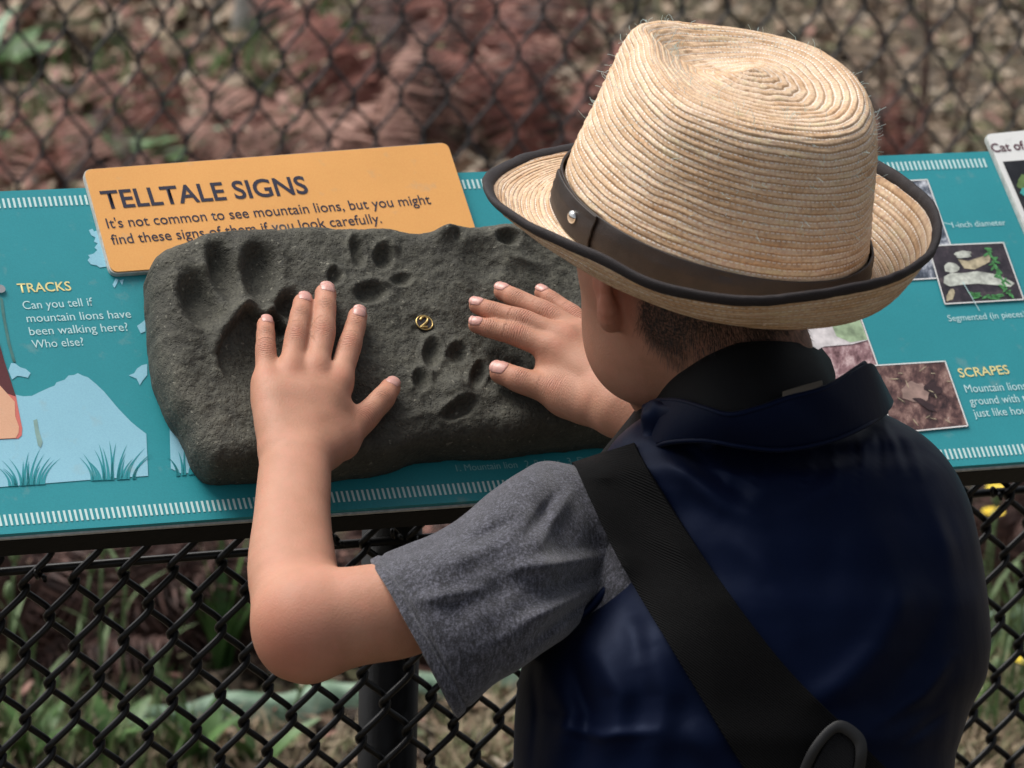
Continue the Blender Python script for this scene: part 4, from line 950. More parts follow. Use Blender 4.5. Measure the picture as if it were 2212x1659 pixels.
# embossed scribble line of stitching on the neck strap
# vest collar
CL = [(1392, 1000, 2.945), (1400, 975, 2.925), (1440, 955, 2.90), (1520, 950, 2.875), (1600, 962, 2.862), (1690, 970, 2.860), (1790, 952, 2.868), (1870, 918, 2.89), (1915, 888, 2.925), (1925, 870, 2.97)]
CU = [(1392, 880, 2.955), (1420, 868, 2.93), (1470, 868, 2.895), (1530, 885, 2.865), (1580, 897, 2.852), (1650, 880, 2.848), (1700, 862, 2.850), (1785, 838, 2.860), (1868, 786, 2.90), (1895, 812, 2.95)]
cu_ = ribbon(CL, CU, 2.9, nacross=14, n=120, name='vest_collar', mat=SATIN, thick=.0045, curl=.002)
subsurf(cu_, 1)
cp = crom([(x, y+2, d-.004) for x, y, d in CL[1:-1]], 80); v, f = tube([PC(x, y, d) for x, y, d in cp], .0016, 8); onw(child, mesh_obj('collar_seam', c2w(v), f, SATIN, smooth=True))
cp = crom([(x, y-1, d-.001) for x, y, d in CU[:-1]], 80); v, f = tube([PC(x, y, d) for x, y, d in cp], .0020, 8); onw(child, mesh_obj('collar_edge', c2w(v), f, SATIN, smooth=True))
ribbon([(1690, 868, 2.856), (1740, 850, 2.858), (1778, 832, 2.862)], [(1690, 846, 2.862), (1738, 832, 2.866), (1776, 822, 2.870)], 2.9, nacross=4, n=12, name='collar_tag', mat=simple('tan tag', (.10, .085, .065), .8), thick=.001)
# puffed lapel of the collar at the left
EL = Field(PC(1360, 840, 2.86), PC(1560, 1060, 2.99)+np.array([0.005, .005, 0]), .0012)
for a, b, ra, rb in (((1418, 900, 2.925), (1412, 975, 2.925), 24, 26), ((1418, 900, 2.925), (1470, 892, 2.905), 24, 24), ((1470, 900, 2.905), (1530, 960, 2.895), 22, 18), ((1412, 975, 2.925), (1440, 1000, 2.92), 24, 12)):
    A_ = PC(*a); B_ = PC(*b); EL.cone(A_, B_, ra*px*2.92, rb*px*2.92, .010)
ev, ef = EL.mesh(); ev = ev+fbm(ev, 60, 2)[:, None]*.003
lap = mesh_obj('vest_lapel', c2w(ev), ef, SATIN, smooth=True)
bm = bmesh.new(); bm.from_mesh(lap.data); bmesh.ops.recalc_face_normals(bm, faces=bm.faces); bm.to_mesh(lap.data); bm.free(); onw(child, lap)

# ------------------------------------------------------------------ straw hat
TL = math.radians(12.5); EV = math.radians(26)
ha = np.array([math.cos(EV)*math.sin(TL), -math.cos(EV)*math.cos(TL), -math.sin(EV)])
hr = np.array([math.cos(TL), math.sin(TL), 0.]); hq = np.cross(hr, ha)
if hq[2] < 0: hq = -hq
AL = math.radians(35); hf_ = -math.cos(AL)*hr+math.sin(AL)*hq; hs_ = np.cross(ha, hf_)
HB = PC(1534, 512, 2.925)                              # centre of the crown's foot
hat = thing('straw_hat', 'light straw fedora with dark bound brim and brown leather band, worn by the child', 'hat', loc=tuple(c2w(HB)))
def hw(f, s, u): return c2w(HB+f[..., None]*hf_+s[..., None]*hs_+u[..., None]*ha)
LA, LB = .1085, .0900
def oval(th): return LA*np.cos(th), LB*np.sin(th)
NROW = 38; SUB = 8; CR = NROW*SUB; CT = 420
s = np.linspace(0, 1, CR+1); th = np.linspace(0, 2*math.pi, CT, endpoint=False)
Sg, T = np.meshgrid(s, th, indexing='ij')
def ss(a, b, x): t = np.clip((x-a)/(b-a), 0, 1); return t*t*(3-2*t)
SC = .66                                               # crest
frn = np.clip(np.cos(T), 0, 1)**2; bak = np.clip(-np.cos(T), 0, 1)**2
FS = np.clip(np.sin(T)*np.sign(hs_[2]), 0, 1)**1.5
Hc = .115+.007*frn+.002*bak+.013*FS     # crest height round the crown
up = np.clip(Sg/SC, 0, 1); dn = np.clip((Sg-SC)/(1-SC), 0, 1)
R_ = 1-.18*up**1.25-.04*ss(.85, 1, up)
Rc = .78
Rr = np.where(Sg < SC, R_, Rc*(1-dn)**.92)
hgt = np.where(Sg < SC, Hc*np.sin(up*math.pi/2*.985)**.0*up**.94, Hc)
hgt = hgt-.006*ss(.80, 1, up)*(up >= .8)*0
dent = (.004+.012*frn)*ss(0, .5, dn)-.006*ss(.45, 1, dn); hgt = np.where(Sg >= SC, Hc-(Hc-.119)*ss(0, .9, dn)-dent, hgt)
# rounded shoulder
hgt = hgt-.007*np.exp(-((Sg-SC)/.03)**2)*0
f_ = LA*Rr*np.cos(T); s_ = LB*Rr*np.sin(T)
pin = ss(.25, 1, up)                                    # teardrop pinch towards the front
fx = np.clip(f_/(LA*.78), -1, 1)
s_ = s_*(1-.38*pin*ss(-.15, 1.0, fx)); f_ = f_+.006*pin*frn
# side pinches
s_ = s_-np.sign(np.sin(T))*.006*np.exp(-(((T % (2*math.pi))-.62)/.28)**2)*pin-np.sign(np.sin(T))*.006*np.exp(-(((2*math.pi-T) % (2*math.pi)-.62)/.28)**2)*pin
P0_ = np.stack([f_, s_, hgt], -1)
for _ in range(10): P0_[1:-1] = P0_[1:-1]*.5+(P0_[:-2]+P0_[2:])*.25   # soften the crest
for _ in range(420):
    a_i, b_i = int(CR*(SC-.20)), int(CR*(SC+.20)); P0_[a_i:b_i] = P0_[a_i:b_i]*.5+(P0_[a_i-1:b_i-1]+P0_[a_i+1:b_i+1])*.25
w3 = np.stack([P0_[..., 0], P0_[..., 1], P0_[..., 2]], -1)
P0_ = P0_+(fbm(w3, 16, 2)*.005)[..., None]*np.array([.6, .6, .5])
du = np.gradient(P0_, axis=0); dv = np.roll(P0_, -1, 1)-np.roll(P0_, 1, 1); nrm = np.cross(dv, du); nrm /= np.linalg.norm(nrm, axis=-1)[..., None]+1e-9
if (nrm[20]*P0_[20]).sum() < 0: nrm = -nrm
# every sewn row overlaps the next; rows run in a slow spiral
rowc = Sg*NROW+T/(2*math.pi)+.55*fbm(np.stack([np.cos(T)*1.5, np.sin(T)*1.5, Sg*3], -1), 1.6, 3)*np.clip(Sg*8, 0, 1)
frc = rowc-np.floor(rowc); prof = np.where(frc < .12, frc/.12, 1-.75*((frc-.12)/.88)**1.3)
wob = fbm(np.stack([np.cos(T)*3, np.sin(T)*3, Sg*60], -1), 2, 3)
P0_ = P0_+nrm*(prof*.00125+wob*.0008)[..., None]*np.clip(1.15-Sg*.25, .4, 1)[..., None]
crown = mesh_obj('hat_crown', hw(P0_[..., 0], P0_[..., 1], P0_[..., 2]).reshape(-1, 3), grid_faces(CR+1, CT, True), STRAW, smooth=True)
def set_uv(o, uvals, vvals, cols):
    uvl = o.data.uv_layers.new(name='UVMap'); vi = np.empty(len(o.data.loops), np.int32); o.data.loops.foreach_get('vertex_index', vi)
    uu = uvals.ravel()[vi]; vv = vvals.ravel()[vi]; q_ = uu.reshape(-1, 4); lo4 = q_.min(1, keepdims=True); wr = (q_.max(1, keepdims=True)-lo4) > .5
    fix = wr & (q_ < .5); q_ = np.where(fix, q_+1, q_); vq = vv.reshape(-1, 4)+np.where(fix, cols, 0)
    uvl.data.foreach_set('uv', np.stack([q_.ravel(), vq.ravel()], 1).astype(np.float32).ravel())
set_uv(crown, T/(2*math.pi), rowc, 1); onw(hat, crown)
# brim
BR = 17; BS = 8; BN = BR*BS; t_ = np.linspace(0, 1, BN+1); Tb, T2 = np.meshgrid(t_, th, indexing='ij')
def brim_pt(t, T):
    c_, s_ = np.cos(T), np.sin(T)
    gx = LA*c_*(hf_@hr)+LB*s_*(hs_@hr); gy = LA*c_*(hf_@hq)+LB*s_*(hs_@hq); gam = (np.degrees(np.arctan2(gy, gx))+360) % 360
    ang = np.arange(0, 361, 5.); kn = np.array([0, 45, 90, 135, 180, 225, 270, 315, 360.])
    def per(v):
        q_ = np.interp(ang, kn, v)[:-1]
        for _ in range(14): q_ = q_*.5+(np.roll(q_, 1)+np.roll(q_, -1))*.25
        return np.interp(gam, ang, np.append(q_, q_[0]))
    lift = per([.059, .048, .022, -.007, .008, .027, .023, .054, .059]); wid = per([.040, .046, .052, .052, .0525, .050, .050, .044, .040])
    side = np.abs(s_)**1.5; front = np.clip(c_, 0, 1)**2
    out = wid*(t-.12*side*t**3)
    z = -.010*np.sin(np.pi*np.clip(t*.8, 0, 1))+lift*t**2.1-.004*front*t
    f = (LA+out)*c_; s = (LB+out)*s_
    return f, s, z
bf_, bs_, bz_ = brim_pt(Tb, T2); PB = np.stack([bf_, bs_, bz_-.001], -1)
PB[..., 2] += fbm(PB, 14, 2)*.006*Tb
du = np.gradient(PB, axis=0); dv = np.roll(PB, -1, 1)-np.roll(PB, 1, 1); nb_ = np.cross(dv, du); nb_ /= np.linalg.norm(nb_, axis=-1)[..., None]+1e-9
if nb_[..., 2].mean() < 0: nb_ = -nb_
rb_ = Tb*BR+T2/(2*math.pi); fb_ = rb_-np.floor(rb_); pr = np.where(fb_ < .14, fb_/.14, 1-.75*((fb_-.14)/.86)); RIM = PB[-1].copy()
PB = PB+nb_*(pr*.0007+fbm(np.stack([np.cos(T2)*3, np.sin(T2)*3, Tb*30], -1), 2, 3)*.0006)[..., None]
brim = mesh_obj('hat_brim', hw(PB[..., 0], PB[..., 1], PB[..., 2]).reshape(-1, 3), grid_faces(BN+1, CT, True), STRAWB, smooth=True); set_uv(brim, T2/(2*math.pi), rb_, 1)
solidify(brim, .0022, 0); onw(hat, brim)
# rim binding: flattened tube folded over the edge
Tr = th; inn = np.array(brim_pt(np.full(CT, .86), Tr)).T
ed_ = RIM-inn; ed_ /= np.linalg.norm(ed_, axis=1)[:, None]; tg = np.roll(RIM, -1, 0)-np.roll(RIM, 1, 0); tg /= np.linalg.norm(tg, axis=1)[:, None]; nn_ = np.cross(ed_, tg); rg = []
for a in np.linspace(0, 2*math.pi, 16, endpoint=False):
    rg.append(RIM-ed_*.0024+ed_*(math.cos(a)*.0046)+nn_*(math.sin(a)*.0027))
rg = np.stack(rg, 1); rg = rg+(fbm(rg, 120, 2)*.0006)[..., None]
rgf = grid_faces(CT, 16, True); rgf = np.vstack([rgf, np.stack([(CT-1)*16+np.arange(16), (CT-1)*16+(np.arange(16)+1) % 16, (np.arange(16)+1) % 16, np.arange(16)], 1)])
bind = mesh_obj('brim_binding', hw(rg[..., 0], rg[..., 1], rg[..., 2]).reshape(-1, 3), rgf, BINDING, smooth=True); onw(hat, bind)
bm = bmesh.new(); bm.from_mesh(bind.data); bmesh.ops.recalc_face_normals(bm, faces=bm.faces); bm.to_mesh(bind.data); bm.free()
# leather band
def band_pt(T, z, off):
    i = np.clip(np.searchsorted(P0_[:int(CR*.3), 0, 2], z), 0, CR); q = P0_[i]; k = (T/(2*math.pi)*CT) % CT; k0 = int(k); q = q[k0]*(1-(k-k0))+q[(k0+1) % CT]*(k-k0)
    n = np.array([q[0]/LA**2, q[1]/LB**2, 0]); n /= np.linalg.norm(n); return np.array([q[0], q[1], z])+n*off
def band(name, T0, T1, z0, z1, off, mat, n=240):
    zz_ = np.linspace(z0, z1, 8); tt_ = np.linspace(T0, T1, n); g = np.array([[band_pt(t, z, off+.0006*math.sin(math.pi*(z-z0)/(z1-z0))) for z in zz_] for t in tt_])
    o = mesh_obj(name, hw(g[..., 0], g[..., 1], g[..., 2]).reshape(-1, 3), grid_faces(n, 8), mat, smooth=True); solidify(o, .0016, 0)
    b_ = o.modifiers.new('soft edge', 'BEVEL'); b_.width = .0004; b_.segments = 2; b_.limit_method = 'ANGLE'; return onw(hat, o)
band('hat_band', 0, 2*math.pi, -.002, .0220, .0030, LEATHER, 260)
# find the strap-end angle: image position near (1285, 490)
def angle_at(x, y, z=.010):
    best = min(((np.linalg.norm((lambda c: c[:2]/c[2]*FP+np.array([PW/2, PH_/2]))(HB+hf_*q[0]+hs_*q[1]+ha*q[2])-np.array([x, y])), t) for t in np.linspace(0, 2*math.pi, 720) for q in [band_pt(t, z, .003)]))
    return best[1]
ta = angle_at(1292, 495); tb = angle_at(1252, 467); tc = angle_at(1212, 400)
print('band angles', ta, tb, tc)
band('band_end', min(ta, tc), max(ta, tc), -.001, .0223, .0052, LEATHER, 60)
rp = band_pt(tb, .0110, .0064); rpw = c2w(HB+hf_*rp[0]+hs_*rp[1]+ha*rp[2]); nn2 = np.array([rp[0]/LA**2, rp[1]/LB**2, 0]); nn2 /= np.linalg.norm(nn2); nw = M@(hf_*nn2[0]+hs_*nn2[1])
bm = bmesh.new(); bmesh.ops.create_uvsphere(bm, u_segments=24, v_segments=14, radius=.0046); rq = Vector(nw).to_track_quat('Z', 'Y').to_matrix().to_4x4()
bmesh.ops.transform(bm, matrix=Matrix.Translation(Vector(rpw)) @ rq @ Matrix.Diagonal((1, 1, .6, 1)), verts=bm.verts); meR = bpy.data.meshes.new('band_rivet'); bm.to_mesh(meR); bm.free()
meR.materials.append(STEEL); meR.polygons.foreach_set('use_smooth', [True]*len(meR.polygons)); rv_ = bpy.data.objects.new('band_rivet', meR); COL.objects.link(rv_); onw(hat, rv_)
# loose fibres along the crown
for _ in range(420):
    i = random.randrange(80, CR-60); j = random.randrange(CT); p = P0_[i, j]; n = nrm[i, j]; t = np.array([random.gauss(0, 1) for _ in range(3)]); L_ = random.uniform(.003, .009)
    pts = [p, p+n*L_*.4+t*L_*.08, p+n*L_*.7+t*L_*.3]; v, f = tube([c2w(HB+hf_*a[0]+hs_*a[1]+ha*a[2]) for a in pts], .00012, 4); onw(hat, mesh_obj('loose_fibre', v, f, TICK))

# ------------------------------------------------------------------ plants and litter beyond the fences
def vcol_mat(name, rough=.8, trans=0.0):
    m = NT(name, rough); c = m.attr('tint', 'Color'); c2 = m.mix(.35, c, m.ramp(m.noise(120, 4), [(.3, (.25, .25, .25)), (.7, (.8, .8, .8))]), 'OVERLAY'); m.color(c2)
    if trans: m.b.inputs['Transmission Weight'].default_value = 0
    return m.m
LEAFM = vcol_mat('leaf litter')
def simplec(name, a, b, sc=30, rough=.7):
    m = NT(name, rough); m.color(m.ramp(m.noise(sc, 5), [(.35, a), (.65, b)])); m.bump(m.noise(sc*5), .001); return m.m
RUST = simplec('dead fern frond', (.095, .028, .020), (.235, .085, .060), 26); RUSTP = simplec('pale dead fern frond', (.17, .075, .055), (.33, .18, .135), 26); RUSTD = simplec('dark dead fern frond', (.030, .013, .010), (.085, .036, .026), 26)  # the dark frond tone has the shade inside the tangle painted in
GREEN = simplec('green leaf', (.035, .085, .020), (.085, .17, .045), 40, .5); GREENP = simplec('pale green leaf', (.10, .19, .11), (.20, .32, .20), 40, .5); STEMG = simplec('green stem', (.075, .13, .045), (.14, .20, .09), 60); YEL = simplec('yellow petal', (.75, .50, .02), (.85, .65, .05), 60, .5)
STRAWG = simplec('dry stalk', (.18, .11, .07), (.34, .25, .17), 40)
def leafmesh(n, pos, size, tint, tilt=.5, curl=.35, narrow=.5):
    L_ = size*RNG.uniform(.6, 1.3, n); Wd = L_*narrow*RNG.uniform(.6, 1.2, n); yaw = RNG.uniform(0, 2*math.pi, n)
    d = np.stack([np.cos(yaw), np.sin(yaw), RNG.normal(0, tilt, n)], 1); d /= np.linalg.norm(d, axis=1)[:, None]
    sd = np.cross(d, np.array([0, 0, 1.])+RNG.normal(0, tilt, (n, 3))); sd /= np.linalg.norm(sd, axis=1)[:, None]+1e-9; up_ = np.cross(sd, d)
    c = curl*L_*RNG.uniform(-.3, 1, n)
    f = lambda a, b, h: pos+d*(a*L_)[:, None]+sd*(b*Wd)[:, None]+up_*(h*c)[:, None]
    v = np.stack([f(-.5, 0, .6), f(-.15, .5, .15), f(-.15, -.5, .15), f(.2, .42, .2), f(.2, -.42, .2), f(.5, 0, .8), f(0, 0, -.1)], 1).reshape(-1, 3)
    b = (np.arange(n)*7)[:, None, None]; fc = np.array([[0, 2, 6], [0, 6, 1], [1, 6, 3], [2, 4, 6], [3, 6, 5], [6, 4, 5]])[None]+b
    return v, fc.reshape(-1, 3), np.repeat(tint, 7, axis=0)
def scatter(n, xr, yr, z=0.012, zs=.02):
    P_ = np.array([GP(x, y) for x, y in zip(RNG.uniform(*xr, n), RNG.uniform(*yr, n))]); P_[:, 2] += np.abs(RNG.normal(z, zs, n)); return P_
pal = np.array([(.30, .22, .15), (.20, .13, .085), (.38, .29, .21), (.26, .13, .10), (.12, .085, .055), (.34, .19, .155), (.16, .15, .075), (.055, .038, .026), (.45, .37, .28), (.10, .12, .05)])
def tints(n, w): w = np.array(w, float); i = RNG.choice(len(pal), n, p=w/w.sum()); t = pal[i]*RNG.uniform(.6, 1.15, (n, 1)); return np.column_stack([t, np.ones(n)])
def litter(name, specs):
    V_, F_, T_, o = [], [], [], 0
    for n, xr, yr, size, w, z in specs:
        p = scatter(n, xr, yr, z, z); v, f, t = leafmesh(n, p, size, tints(n, w)); V_.append(v); F_.append(f+o); T_.append(t); o += len(v)
    ob = mesh_obj(name, np.vstack(V_), np.vstack(F_), LEAFM); attr(ob, 'tint', np.vstack(T_), 'FLOAT_COLOR'); ob['kind'] = 'stuff'; return ob
litter('leaf_litter', [
    (9000, (-250, 1350), (-260, 620), .042, [4, 3, 4, 2, 3, 4, 2, 3, 3, 1], .016), (9000, (1100, 2500), (-260, 620), .026, [5, 3, 5, .6, 3, .4, 3, 3, 4, .8], .010),
    (5000, (-250, 2500), (650, 1300), .030, [.5, 2, .2, 2, 3, .6, 1, 6, .1, .4], .014), (5000, (-250, 1100), (1280, 1760), .028, [1, 3, .4, 2, 4, .5, 2, 5, .2, 1.4], .012), (3000, (900, 2500), (1480, 1760), .022, [4, 2, 4, .5, 1, .5, 2, 1, 3, 1], .010)])  # dark leaves favoured here: shade under the fern tangle put into the litter colour
# dry grass
def grass(name, n, areas, hgt_, cols, wdt=.0018, lean=.6):
    V_, T_ = [], []; per = n//len(areas)
    for (xr, yr) in areas:
        p = scatter(per, xr, yr, 0, .0001); a = RNG.uniform(0, 6.28, per); L_ = hgt_*RNG.uniform(.4, 1.3, per); d = np.stack([np.cos(a), np.sin(a), a*0], 1)*(RNG.uniform(.1, 1, per)*lean*L_)[:, None]
        sd = np.stack([-np.sin(a+RNG.uniform(-1, 1, per)), np.cos(a), a*0], 1)*wdt; upz = np.array([0, 0, 1.])
        v = np.stack([p-sd, p+sd, p+d*.35+upz*(L_*.6)[:, None]-sd*.8, p+d*.35+upz*(L_*.6)[:, None]+sd*.8, p+d+upz*L_[:, None]], 1).reshape(-1, 3); V_.append(v)
        c = np.array(cols)[RNG.integers(0, len(cols), per)]*RNG.uniform(.7, 1.2, (per, 1)); T_.append(np.repeat(np.column_stack([c, np.ones(per)]), 5, 0))
    V_ = np.vstack(V_); T_ = np.vstack(T_); k = len(V_)//5; b = (np.arange(k)*5)[:, None, None]
    f = (np.array([[0, 1, 3], [0, 3, 2], [2, 3, 4]])[None]+b).reshape(-1, 3); ob = mesh_obj(name, V_, f, LEAFM); attr(ob, 'tint', T_, 'FLOAT_COLOR'); ob['kind'] = 'stuff'; return ob
grass('dry_grass', 9000, [((950, 2500), (1500, 1760)), ((950, 2500), (1540, 1700)), ((-200, 1100), (1600, 1760))], .045, [(.34, .26, .17), (.26, .19, .12), (.40, .33, .22), (.14, .16, .07)], lean=1.4)
grass('green_grass', 1900, [((-200, 420), (1590, 1700)), ((-200, 500), (200, 420)), ((520, 800), (90, 250)), ((1950, 2400), (1350, 1650)), ((2150, 2400), (-100, 60))], .075, [(.07, .14, .035), (.11, .19, .06), (.16, .20, .09)], .0026)
# fern fronds
def frond_mesh(L_, npair, droop, wid, jit):
    parts = []; t = np.linspace(0, 1, 14); pts = np.stack([t*L_*(1-.12*t), 0*t, L_*(.55*t-droop*t*t)], 1); pts += RNG.normal(0, .003, pts.shape); parts.append(tube(pts, np.linspace(.0028, .0008, 14), 5))
    V_, F_ = [], []; o = 0
    for k in range(npair):
        s_ = .10+.9*k/npair; i = s_*13; i0 = int(i); base = pts[i0]*(1-(i-i0))+pts[min(13, i0+1)]*(i-i0); ln = wid*math.sin(math.pi*min(1, s_*.85+.14))**.8
        tg_ = pts[min(13, i0+1)]-pts[i0]; tg_ /= np.linalg.norm(tg_)
        for sg in (-1, 1):
            d = np.array([.25, sg*1.0, RNG.normal(-.25, .30)*jit]); d /= np.linalg.norm(d); a = base; n_ = 5; wv = .0085
            for q in range(n_):
                u0, u1 = q/n_, (q+1)/n_; c0 = a+d*ln*u0+np.array([0, 0, -.35*ln*u0*u0*jit]); c1 = a+d*ln*u1+np.array([0, 0, -.35*ln*u1*u1*jit]); w0 = wv*(1-u0*.8); w1 = wv*(1-u1*.8)
                V_ += [c0-tg_*w0*.35, c0+tg_*w0*1.25, c1-tg_*w1*.35, c1+tg_*w1*1.25]; F_ += [(o, o+1, o+3, o+2)]; o += 4
    parts.append((np.array(V_), F_)); return join(parts)
FRM = []
for i in range(7):
    v, f = frond_mesh(.42, 21, random.uniform(.25, .75), random.uniform(.06, .085), 1.0); me_ = bpy.data.meshes.new('frond'); me_.from_pydata([tuple(x) for x in v], [], f); me_.update(); FRM.append(me_)
def variant(mat): 
    out = []
    for m_ in FRM: c = m_.copy(); c.materials.append(mat); out.append(c)
    return out
FV = {'r': variant(RUST), 'p': variant(RUSTP), 'd': variant(RUSTD)}
def fern(x, y, n, size, kind, label, group, spread=(0, 360), lift=(.0, .5), zoff=0):
    b = GP(x, y); b[2] += zoff; t = thing('dead_fern', label, 'fern', group, tuple(b))
    for k in range(n):
        o = bpy.data.objects.new('frond', random.choice(FV[kind if kind == 'd' else random.choice((kind, kind, 'p', 'd', 'd'))])); COL.objects.link(o); o.parent = t; s_ = size*random.uniform(.75, 1.2)  # mixed tones paint lit pinnae and shaded gaps into the frond colours
        o.scale = (s_, s_, s_); o.rotation_euler = (random.uniform(-.5, .5), -random.uniform(*lift), math.radians(random.uniform(*spread)))
GB = 'dead ferns beyond the background fence'
fern(430, 420, 5, 0.62, 'r', 'rust brown dead fern just above the orange title card', GB, (20, 170), (.1, .8))
fern(330, 490, 4, 0.53, 'p', 'pale brown dead fern behind the left half of the orange card', GB, (40, 160), (.1, .6))
fern(150, 470, 4, 0.53, 'r', 'dead fern right of the leftmost one, above the left teal border', GB, (60, 200), (.1, .5))
fern(40, 480, 4, 0.53, 'r', 'dead brown fern at the far left edge above the teal panel', GB, (30, 180), (.1, .5))
fern(900, 380, 9, 0.90, 'r', 'big reddish dead fern behind the right end of the orange card', GB, (20, 160), (.2, 1.0))
fern(1080, 330, 9, 0.94, 'r', 'large reddish dead fern left of the straw hat', GB, (20, 170), (.2, 1.1))
fern(1180, 430, 7, 0.90, 'r', 'reddish dead fern partly hidden by the left side of the hat', GB, (40, 170), (.2, 1.0))
fern(800, 470, 6, 0.75, 'p', 'pale dead fern low behind the orange card', GB, (20, 160), (.2, .7))
fern(980, 180, 6, 0.75, 'r', 'dead fern standing highest, in the top middle', GB, (20, 160), (.3, 1.1))
fern(1130, 60, 5, 0.69, 'r', 'dead fern at the top edge above the hat brim', GB, (30, 150), (.3, 1.1))
fern(640, 470, 4, 0.62, 'p', 'small pale dead fern above the middle of the orange card', GB, (20, 160), (.1, .5))
fern(1960, 420, 4, 0.50, 'r', 'thin dead fern to the right of the hat crown', GB, (60, 120), (.6, 1.3))
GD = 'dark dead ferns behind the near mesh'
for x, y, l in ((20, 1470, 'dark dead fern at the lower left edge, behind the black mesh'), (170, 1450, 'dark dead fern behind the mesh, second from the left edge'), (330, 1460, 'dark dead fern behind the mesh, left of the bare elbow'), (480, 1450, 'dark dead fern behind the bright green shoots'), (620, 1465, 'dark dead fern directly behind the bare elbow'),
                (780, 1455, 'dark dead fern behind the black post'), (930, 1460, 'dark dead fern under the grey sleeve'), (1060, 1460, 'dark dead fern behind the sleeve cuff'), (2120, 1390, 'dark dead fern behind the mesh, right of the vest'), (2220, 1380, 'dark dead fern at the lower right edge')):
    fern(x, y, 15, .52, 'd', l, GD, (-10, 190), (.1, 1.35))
    
for x, y, l in ((120, 1420, 'red brown dead fern above the left tie wire'), (400, 1430, 'red brown dead fern behind the mesh, left of the forearm'), (860, 1420, 'red brown dead fern beside the top of the black post'), (2170, 1340, 'red brown dead fern behind the yellow flower')):
    fern(x, y, 5, .40, 'r', l, 'red brown ferns behind the near mesh', (20, 340), (.5, 1.3))
# broad green leaves
def bladeleaf(L_, w, bend, n=10):
    t = np.linspace(0, 1, n); c = np.stack([L_*bend*t*t, 0*t, L_*t*(1-.35*bend*t)], 1); wd_ = w*np.sin(math.pi*np.clip(t*.92+.06, 0, 1))**.7
    v = []
    for i in range(n): v += [c[i]+np.array([0, -wd_[i], wd_[i]*.25]), c[i], c[i]+np.array([0, wd_[i], wd_[i]*.25])]
    f = []
    for i in range(n-1):
        for j in (0, 1): f.append((i*3+j, i*3+j+1, i*3+3+j+1, i*3+3+j))
    return np.array(v), f
def leafplant(name, x, y, specs, label, group, mat, cat='plant'):
    b = GP(x, y); t = thing(name, label, cat, group, tuple(b))
    for L_, w, bend, yaw, tiltx in specs:
        v, f = bladeleaf(L_, w, bend); o = mesh_obj('leaf', v, f, mat, smooth=True); o.parent = t; o.rotation_euler = (tiltx, 0, math.radians(yaw))
    return t
GL = 'broad leaved plants beyond the background fence'
leafplant('leafy_plant', -10, 190, [(.16, .012, 1.1, 10, -.9), (.12, .012, .8, 60, -.3)], 'long pale green leaf arching in the top left corner', GL, GREENP)
leafplant('leafy_plant', 390, 400, [(.15, .019, .35, 165, .15), (.10, .014, .6, 120, .3), (.09, .014, .9, 30, 0)], 'upright pale green leaf above the left end of the orange card', GL, GREENP)
leafplant('leafy_plant', 60, 400, [(.09, .016, .9, a, .1) for a in (10, 80, 150, 220, 300)], 'clump of green leaves above the left teal border', GL, GREEN)
leafplant('leafy_plant', 20, 200, [(.09, .020, 1.0, a, .1) for a in (0, 70, 160)], 'dark green leaves at the left edge below the pale leaf', GL, GREEN)
leafplant('leafy_plant', 240, 410, [(.10, .016, 1.0, a, .1) for a in (0, 60, 120, 200, 280)], 'green leaves just left of the orange card top corner', GL, GREEN)
leafplant('leafy_plant', 330, 420, [(.09, .016, 1.0, a, .1) for a in (20, 90, 170, 240, 310)], 'green leaves right behind the orange card top edge', GL, GREEN)
GS = 'green shoots behind the near mesh'
leafplant('green_shoot', 480, 1480, [(.15, .0075, .35, a, .1) for a in (0, 40, 80, 130, 180, 220, 270, 320)]+[(.19, .0065, .15, a, 0) for a in (20, 200, 100)], 'bright green narrow leaved shoots left of the bare elbow', GS, GREEN)
leafplant('green_shoot', 235, 1640, [(.09, .012, .6, a, .2) for a in (0, 60, 130, 200, 260, 320)], 'green leafy shoot low in the mesh near the bottom left', GS, GREEN)
leafplant('green_shoot', 420, 1655, [(.11, .011, .5, a, .2) for a in (0, 80, 150, 220, 300)], 'broad green leaves left of the post at the bottom edge', GS, GREEN)
leafplant('green_shoot', 560, 1660, [(.10, .009, .6, a, .2) for a in (20, 160, 250)], 'small green leaves beside the foot of the black post', GS, GREEN)
leafplant('green_shoot', 60, 1660, [(.09, .010, .6, a, .2) for a in (0, 70, 140, 210, 280)], 'green leaves in the bottom left corner', GS, GREEN)
def flower(x, y, hgt_, lean, label, kind, group):
    b = GP(x, y); t = thing('wild_flower' if kind == 'y' else 'budding_stem', label, 'flower' if kind == 'y' else 'plant', group, tuple(b))
    pts = np.array([[lean*hgt_*u*u, .01*math.sin(u*5), hgt_*u] for u in np.linspace(0, 1, 8)]); v, f = tube(pts, np.linspace(.0026, .0016, 8), 6); o = mesh_obj('stem', v, f, STEMG, smooth=True); o.parent = t
    tp = pts[-1]; v, f = tube([tp, tp+np.array([0, 0, .006]), tp+np.array([0, 0, .014]), tp+np.array([0, 0, .020])], [.002, .0055, .0050, .002], 8); o = mesh_obj('bud', v, f, STEMG, smooth=True); o.parent = t
    if kind == 'y':
        parts = []
        for k in range(16):
            a = k/16*6.283; c_, s_ = math.cos(a), math.sin(a); q0 = tp+np.array([0, 0, .016]); d = np.array([c_, s_, .35]); sd = np.array([-s_, c_, 0])*.0022
            parts.append((np.array([q0-sd, q0+sd, q0+d*.012+sd*1.2, q0+d*.012-sd*1.2]), [(0, 1, 2, 3)]))
        v, f = join(parts); o = mesh_obj('flower_head', v, f, YEL); o.parent = t
    for k in range(3):
        v, f = bladeleaf(hgt_*.35, .003, .6, 6); o = mesh_obj('leaf', v, f, STEMG); o.parent = t; o.location = tuple(pts[2+k]); o.rotation_euler = (0, 0, k*2.1+x)
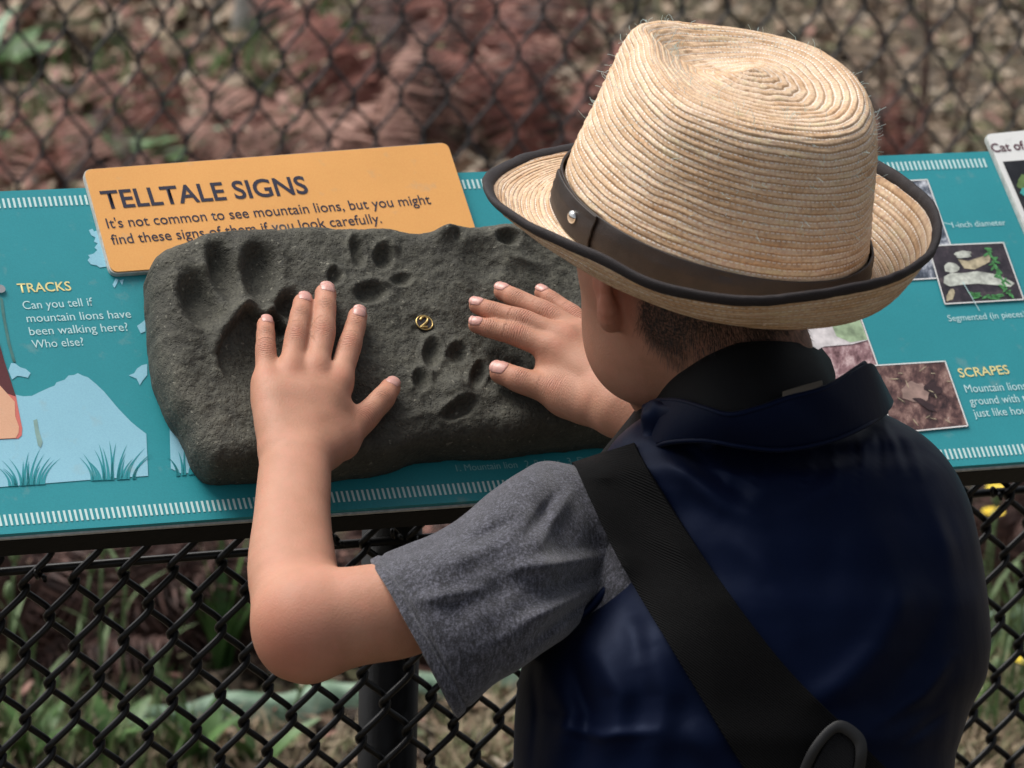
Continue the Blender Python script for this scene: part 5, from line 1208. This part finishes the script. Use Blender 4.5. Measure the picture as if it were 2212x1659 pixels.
for x, y, h_, le, l in ((18, 1560, .19, .05, 'tall thin green stem at the left edge below the sign'), (95, 1600, .17, -.2, 'budding stem beside the left tie wire'), (165, 1540, .17, .1, 'slim budding stem a little right of the left tie wire'), (215, 1560, .20, .02, 'tall pale stem behind the mesh, quarter way to the elbow'),
                     (262, 1520, .22, .05, 'thick green stem with bud left of the bright shoots'), (335, 1560, .15, .25, 'leaning budding stem beside the bright green shoots'), (60, 1650, .10, .3, 'short budding stem in the lower left corner'), (620, 1600, .12, .3, 'short stem under the bare elbow')):
    flower(x, y, h_, le, l, 'b', 'budding stems behind the near mesh')
GY = None
flower(2116, 1560, .245, .0, 'yellow flower on a green stem right of the vest, at the sign edge', 'y', GY)
flower(2092, 1530, .205, .05, 'smaller yellow flower half hidden behind the vest edge', 'y', GY)
flower(2195, 1620, .08, .0, 'low yellow flower near the bottom right corner', 'y', GY)
for x, y, h_, l in ((2150, 1600, .18, 'green stem right of the tall yellow flower'), (2180, 1590, .22, 'tall green stem at the right edge'), (2125, 1650, .10, 'short stem at the lower right beside the vest')):
    flower(x, y, h_, .05, l, 'b', 'budding stems right of the vest')
# pale green edging board lying on the ground
EB = simplec('lichened green edging', (.10, .17, .11), (.26, .36, .27), 40)
eb = [GP(x, y) for x, y in ((270, 1612), (430, 1575), (640, 1556), (790, 1540), (1000, 1522), (1250, 1500), (1700, 1462), (2100, 1428), (2400, 1408))]; ebp = crom(np.array(eb), 70)
V_ = []; 
for i, p in enumerate(ebp): 
    hh2 = .042+.004*math.sin(i*.7)
    for dy, dz in ((-.009, -.03), (-.009, hh2), (.012, hh2+.003), (.012, -.03)): V_.append(p+np.array([0, dy, dz]))
tag(mesh_obj('edging_board', V_, grid_faces(70, 4, True), EB), 'long pale green weathered edging strip lying on the ground behind the black mesh', 'edging strip')
# grey stump and thin stalks at the top
sp_ = GP(560, 130); STUMP = simplec('weathered grey wood', (.13, .125, .11), (.27, .26, .24), 50)
v, f = tube([sp_+np.array([0, 0, -.05]), sp_+np.array([0, 0, .02]), sp_+np.array([.005, 0, .09]), sp_+np.array([.01, 0, .22])], [.052, .048, .042, .040], 20); v = v+(fbm(v*np.array([1, 1, .2]), 60, 3)[:, None]*.008)
tag(mesh_obj('tree_stump', v, f, STUMP, smooth=True), 'weathered grey stump at the top edge, left of the dead ferns', 'stump')
for x, y, x2, l in ((1905, 400, 1850, 'dark dead stalk just right of the hat crown'), (1945, 420, 1985, 'leaning dead stalk right of the hat'), (1985, 410, 1960, 'thin dead stalk left of the white card'), (2040, 380, 2085, 'thin stalk nearest the white card')):
    b = GP(x, y); tp = b+np.array([(x2-x)*.0007, .05, .36]); mid = (b+tp)/2+np.array([.012, 0, .02]); v, f = tube(crom([b, mid, tp], 12), np.linspace(.004, .002, 12), 6); tag(mesh_obj('dead_stalk', v, f, RUSTD, smooth=True), l, 'stalk', 'dead stalks right of the hat')
for (x, y, x2, y2, l) in ((0, 255, 420, 330, 'dark fallen branch lying left of the dead ferns'), (560, 160, 800, 300, 'dark fallen branch below the grey stump')):
    a, b = GP(x, y), GP(x2, y2); a[2] += .02; b[2] += .015; v, f = tube(crom([a, (a+b)/2+np.array([0, .03, .012]), b], 14), np.linspace(.016, .008, 14), 8); v = v+fbm(v, 40, 2)[:, None]*.006
    tag(mesh_obj('fallen_branch', v, f, RUSTD, smooth=True), l, 'branch')
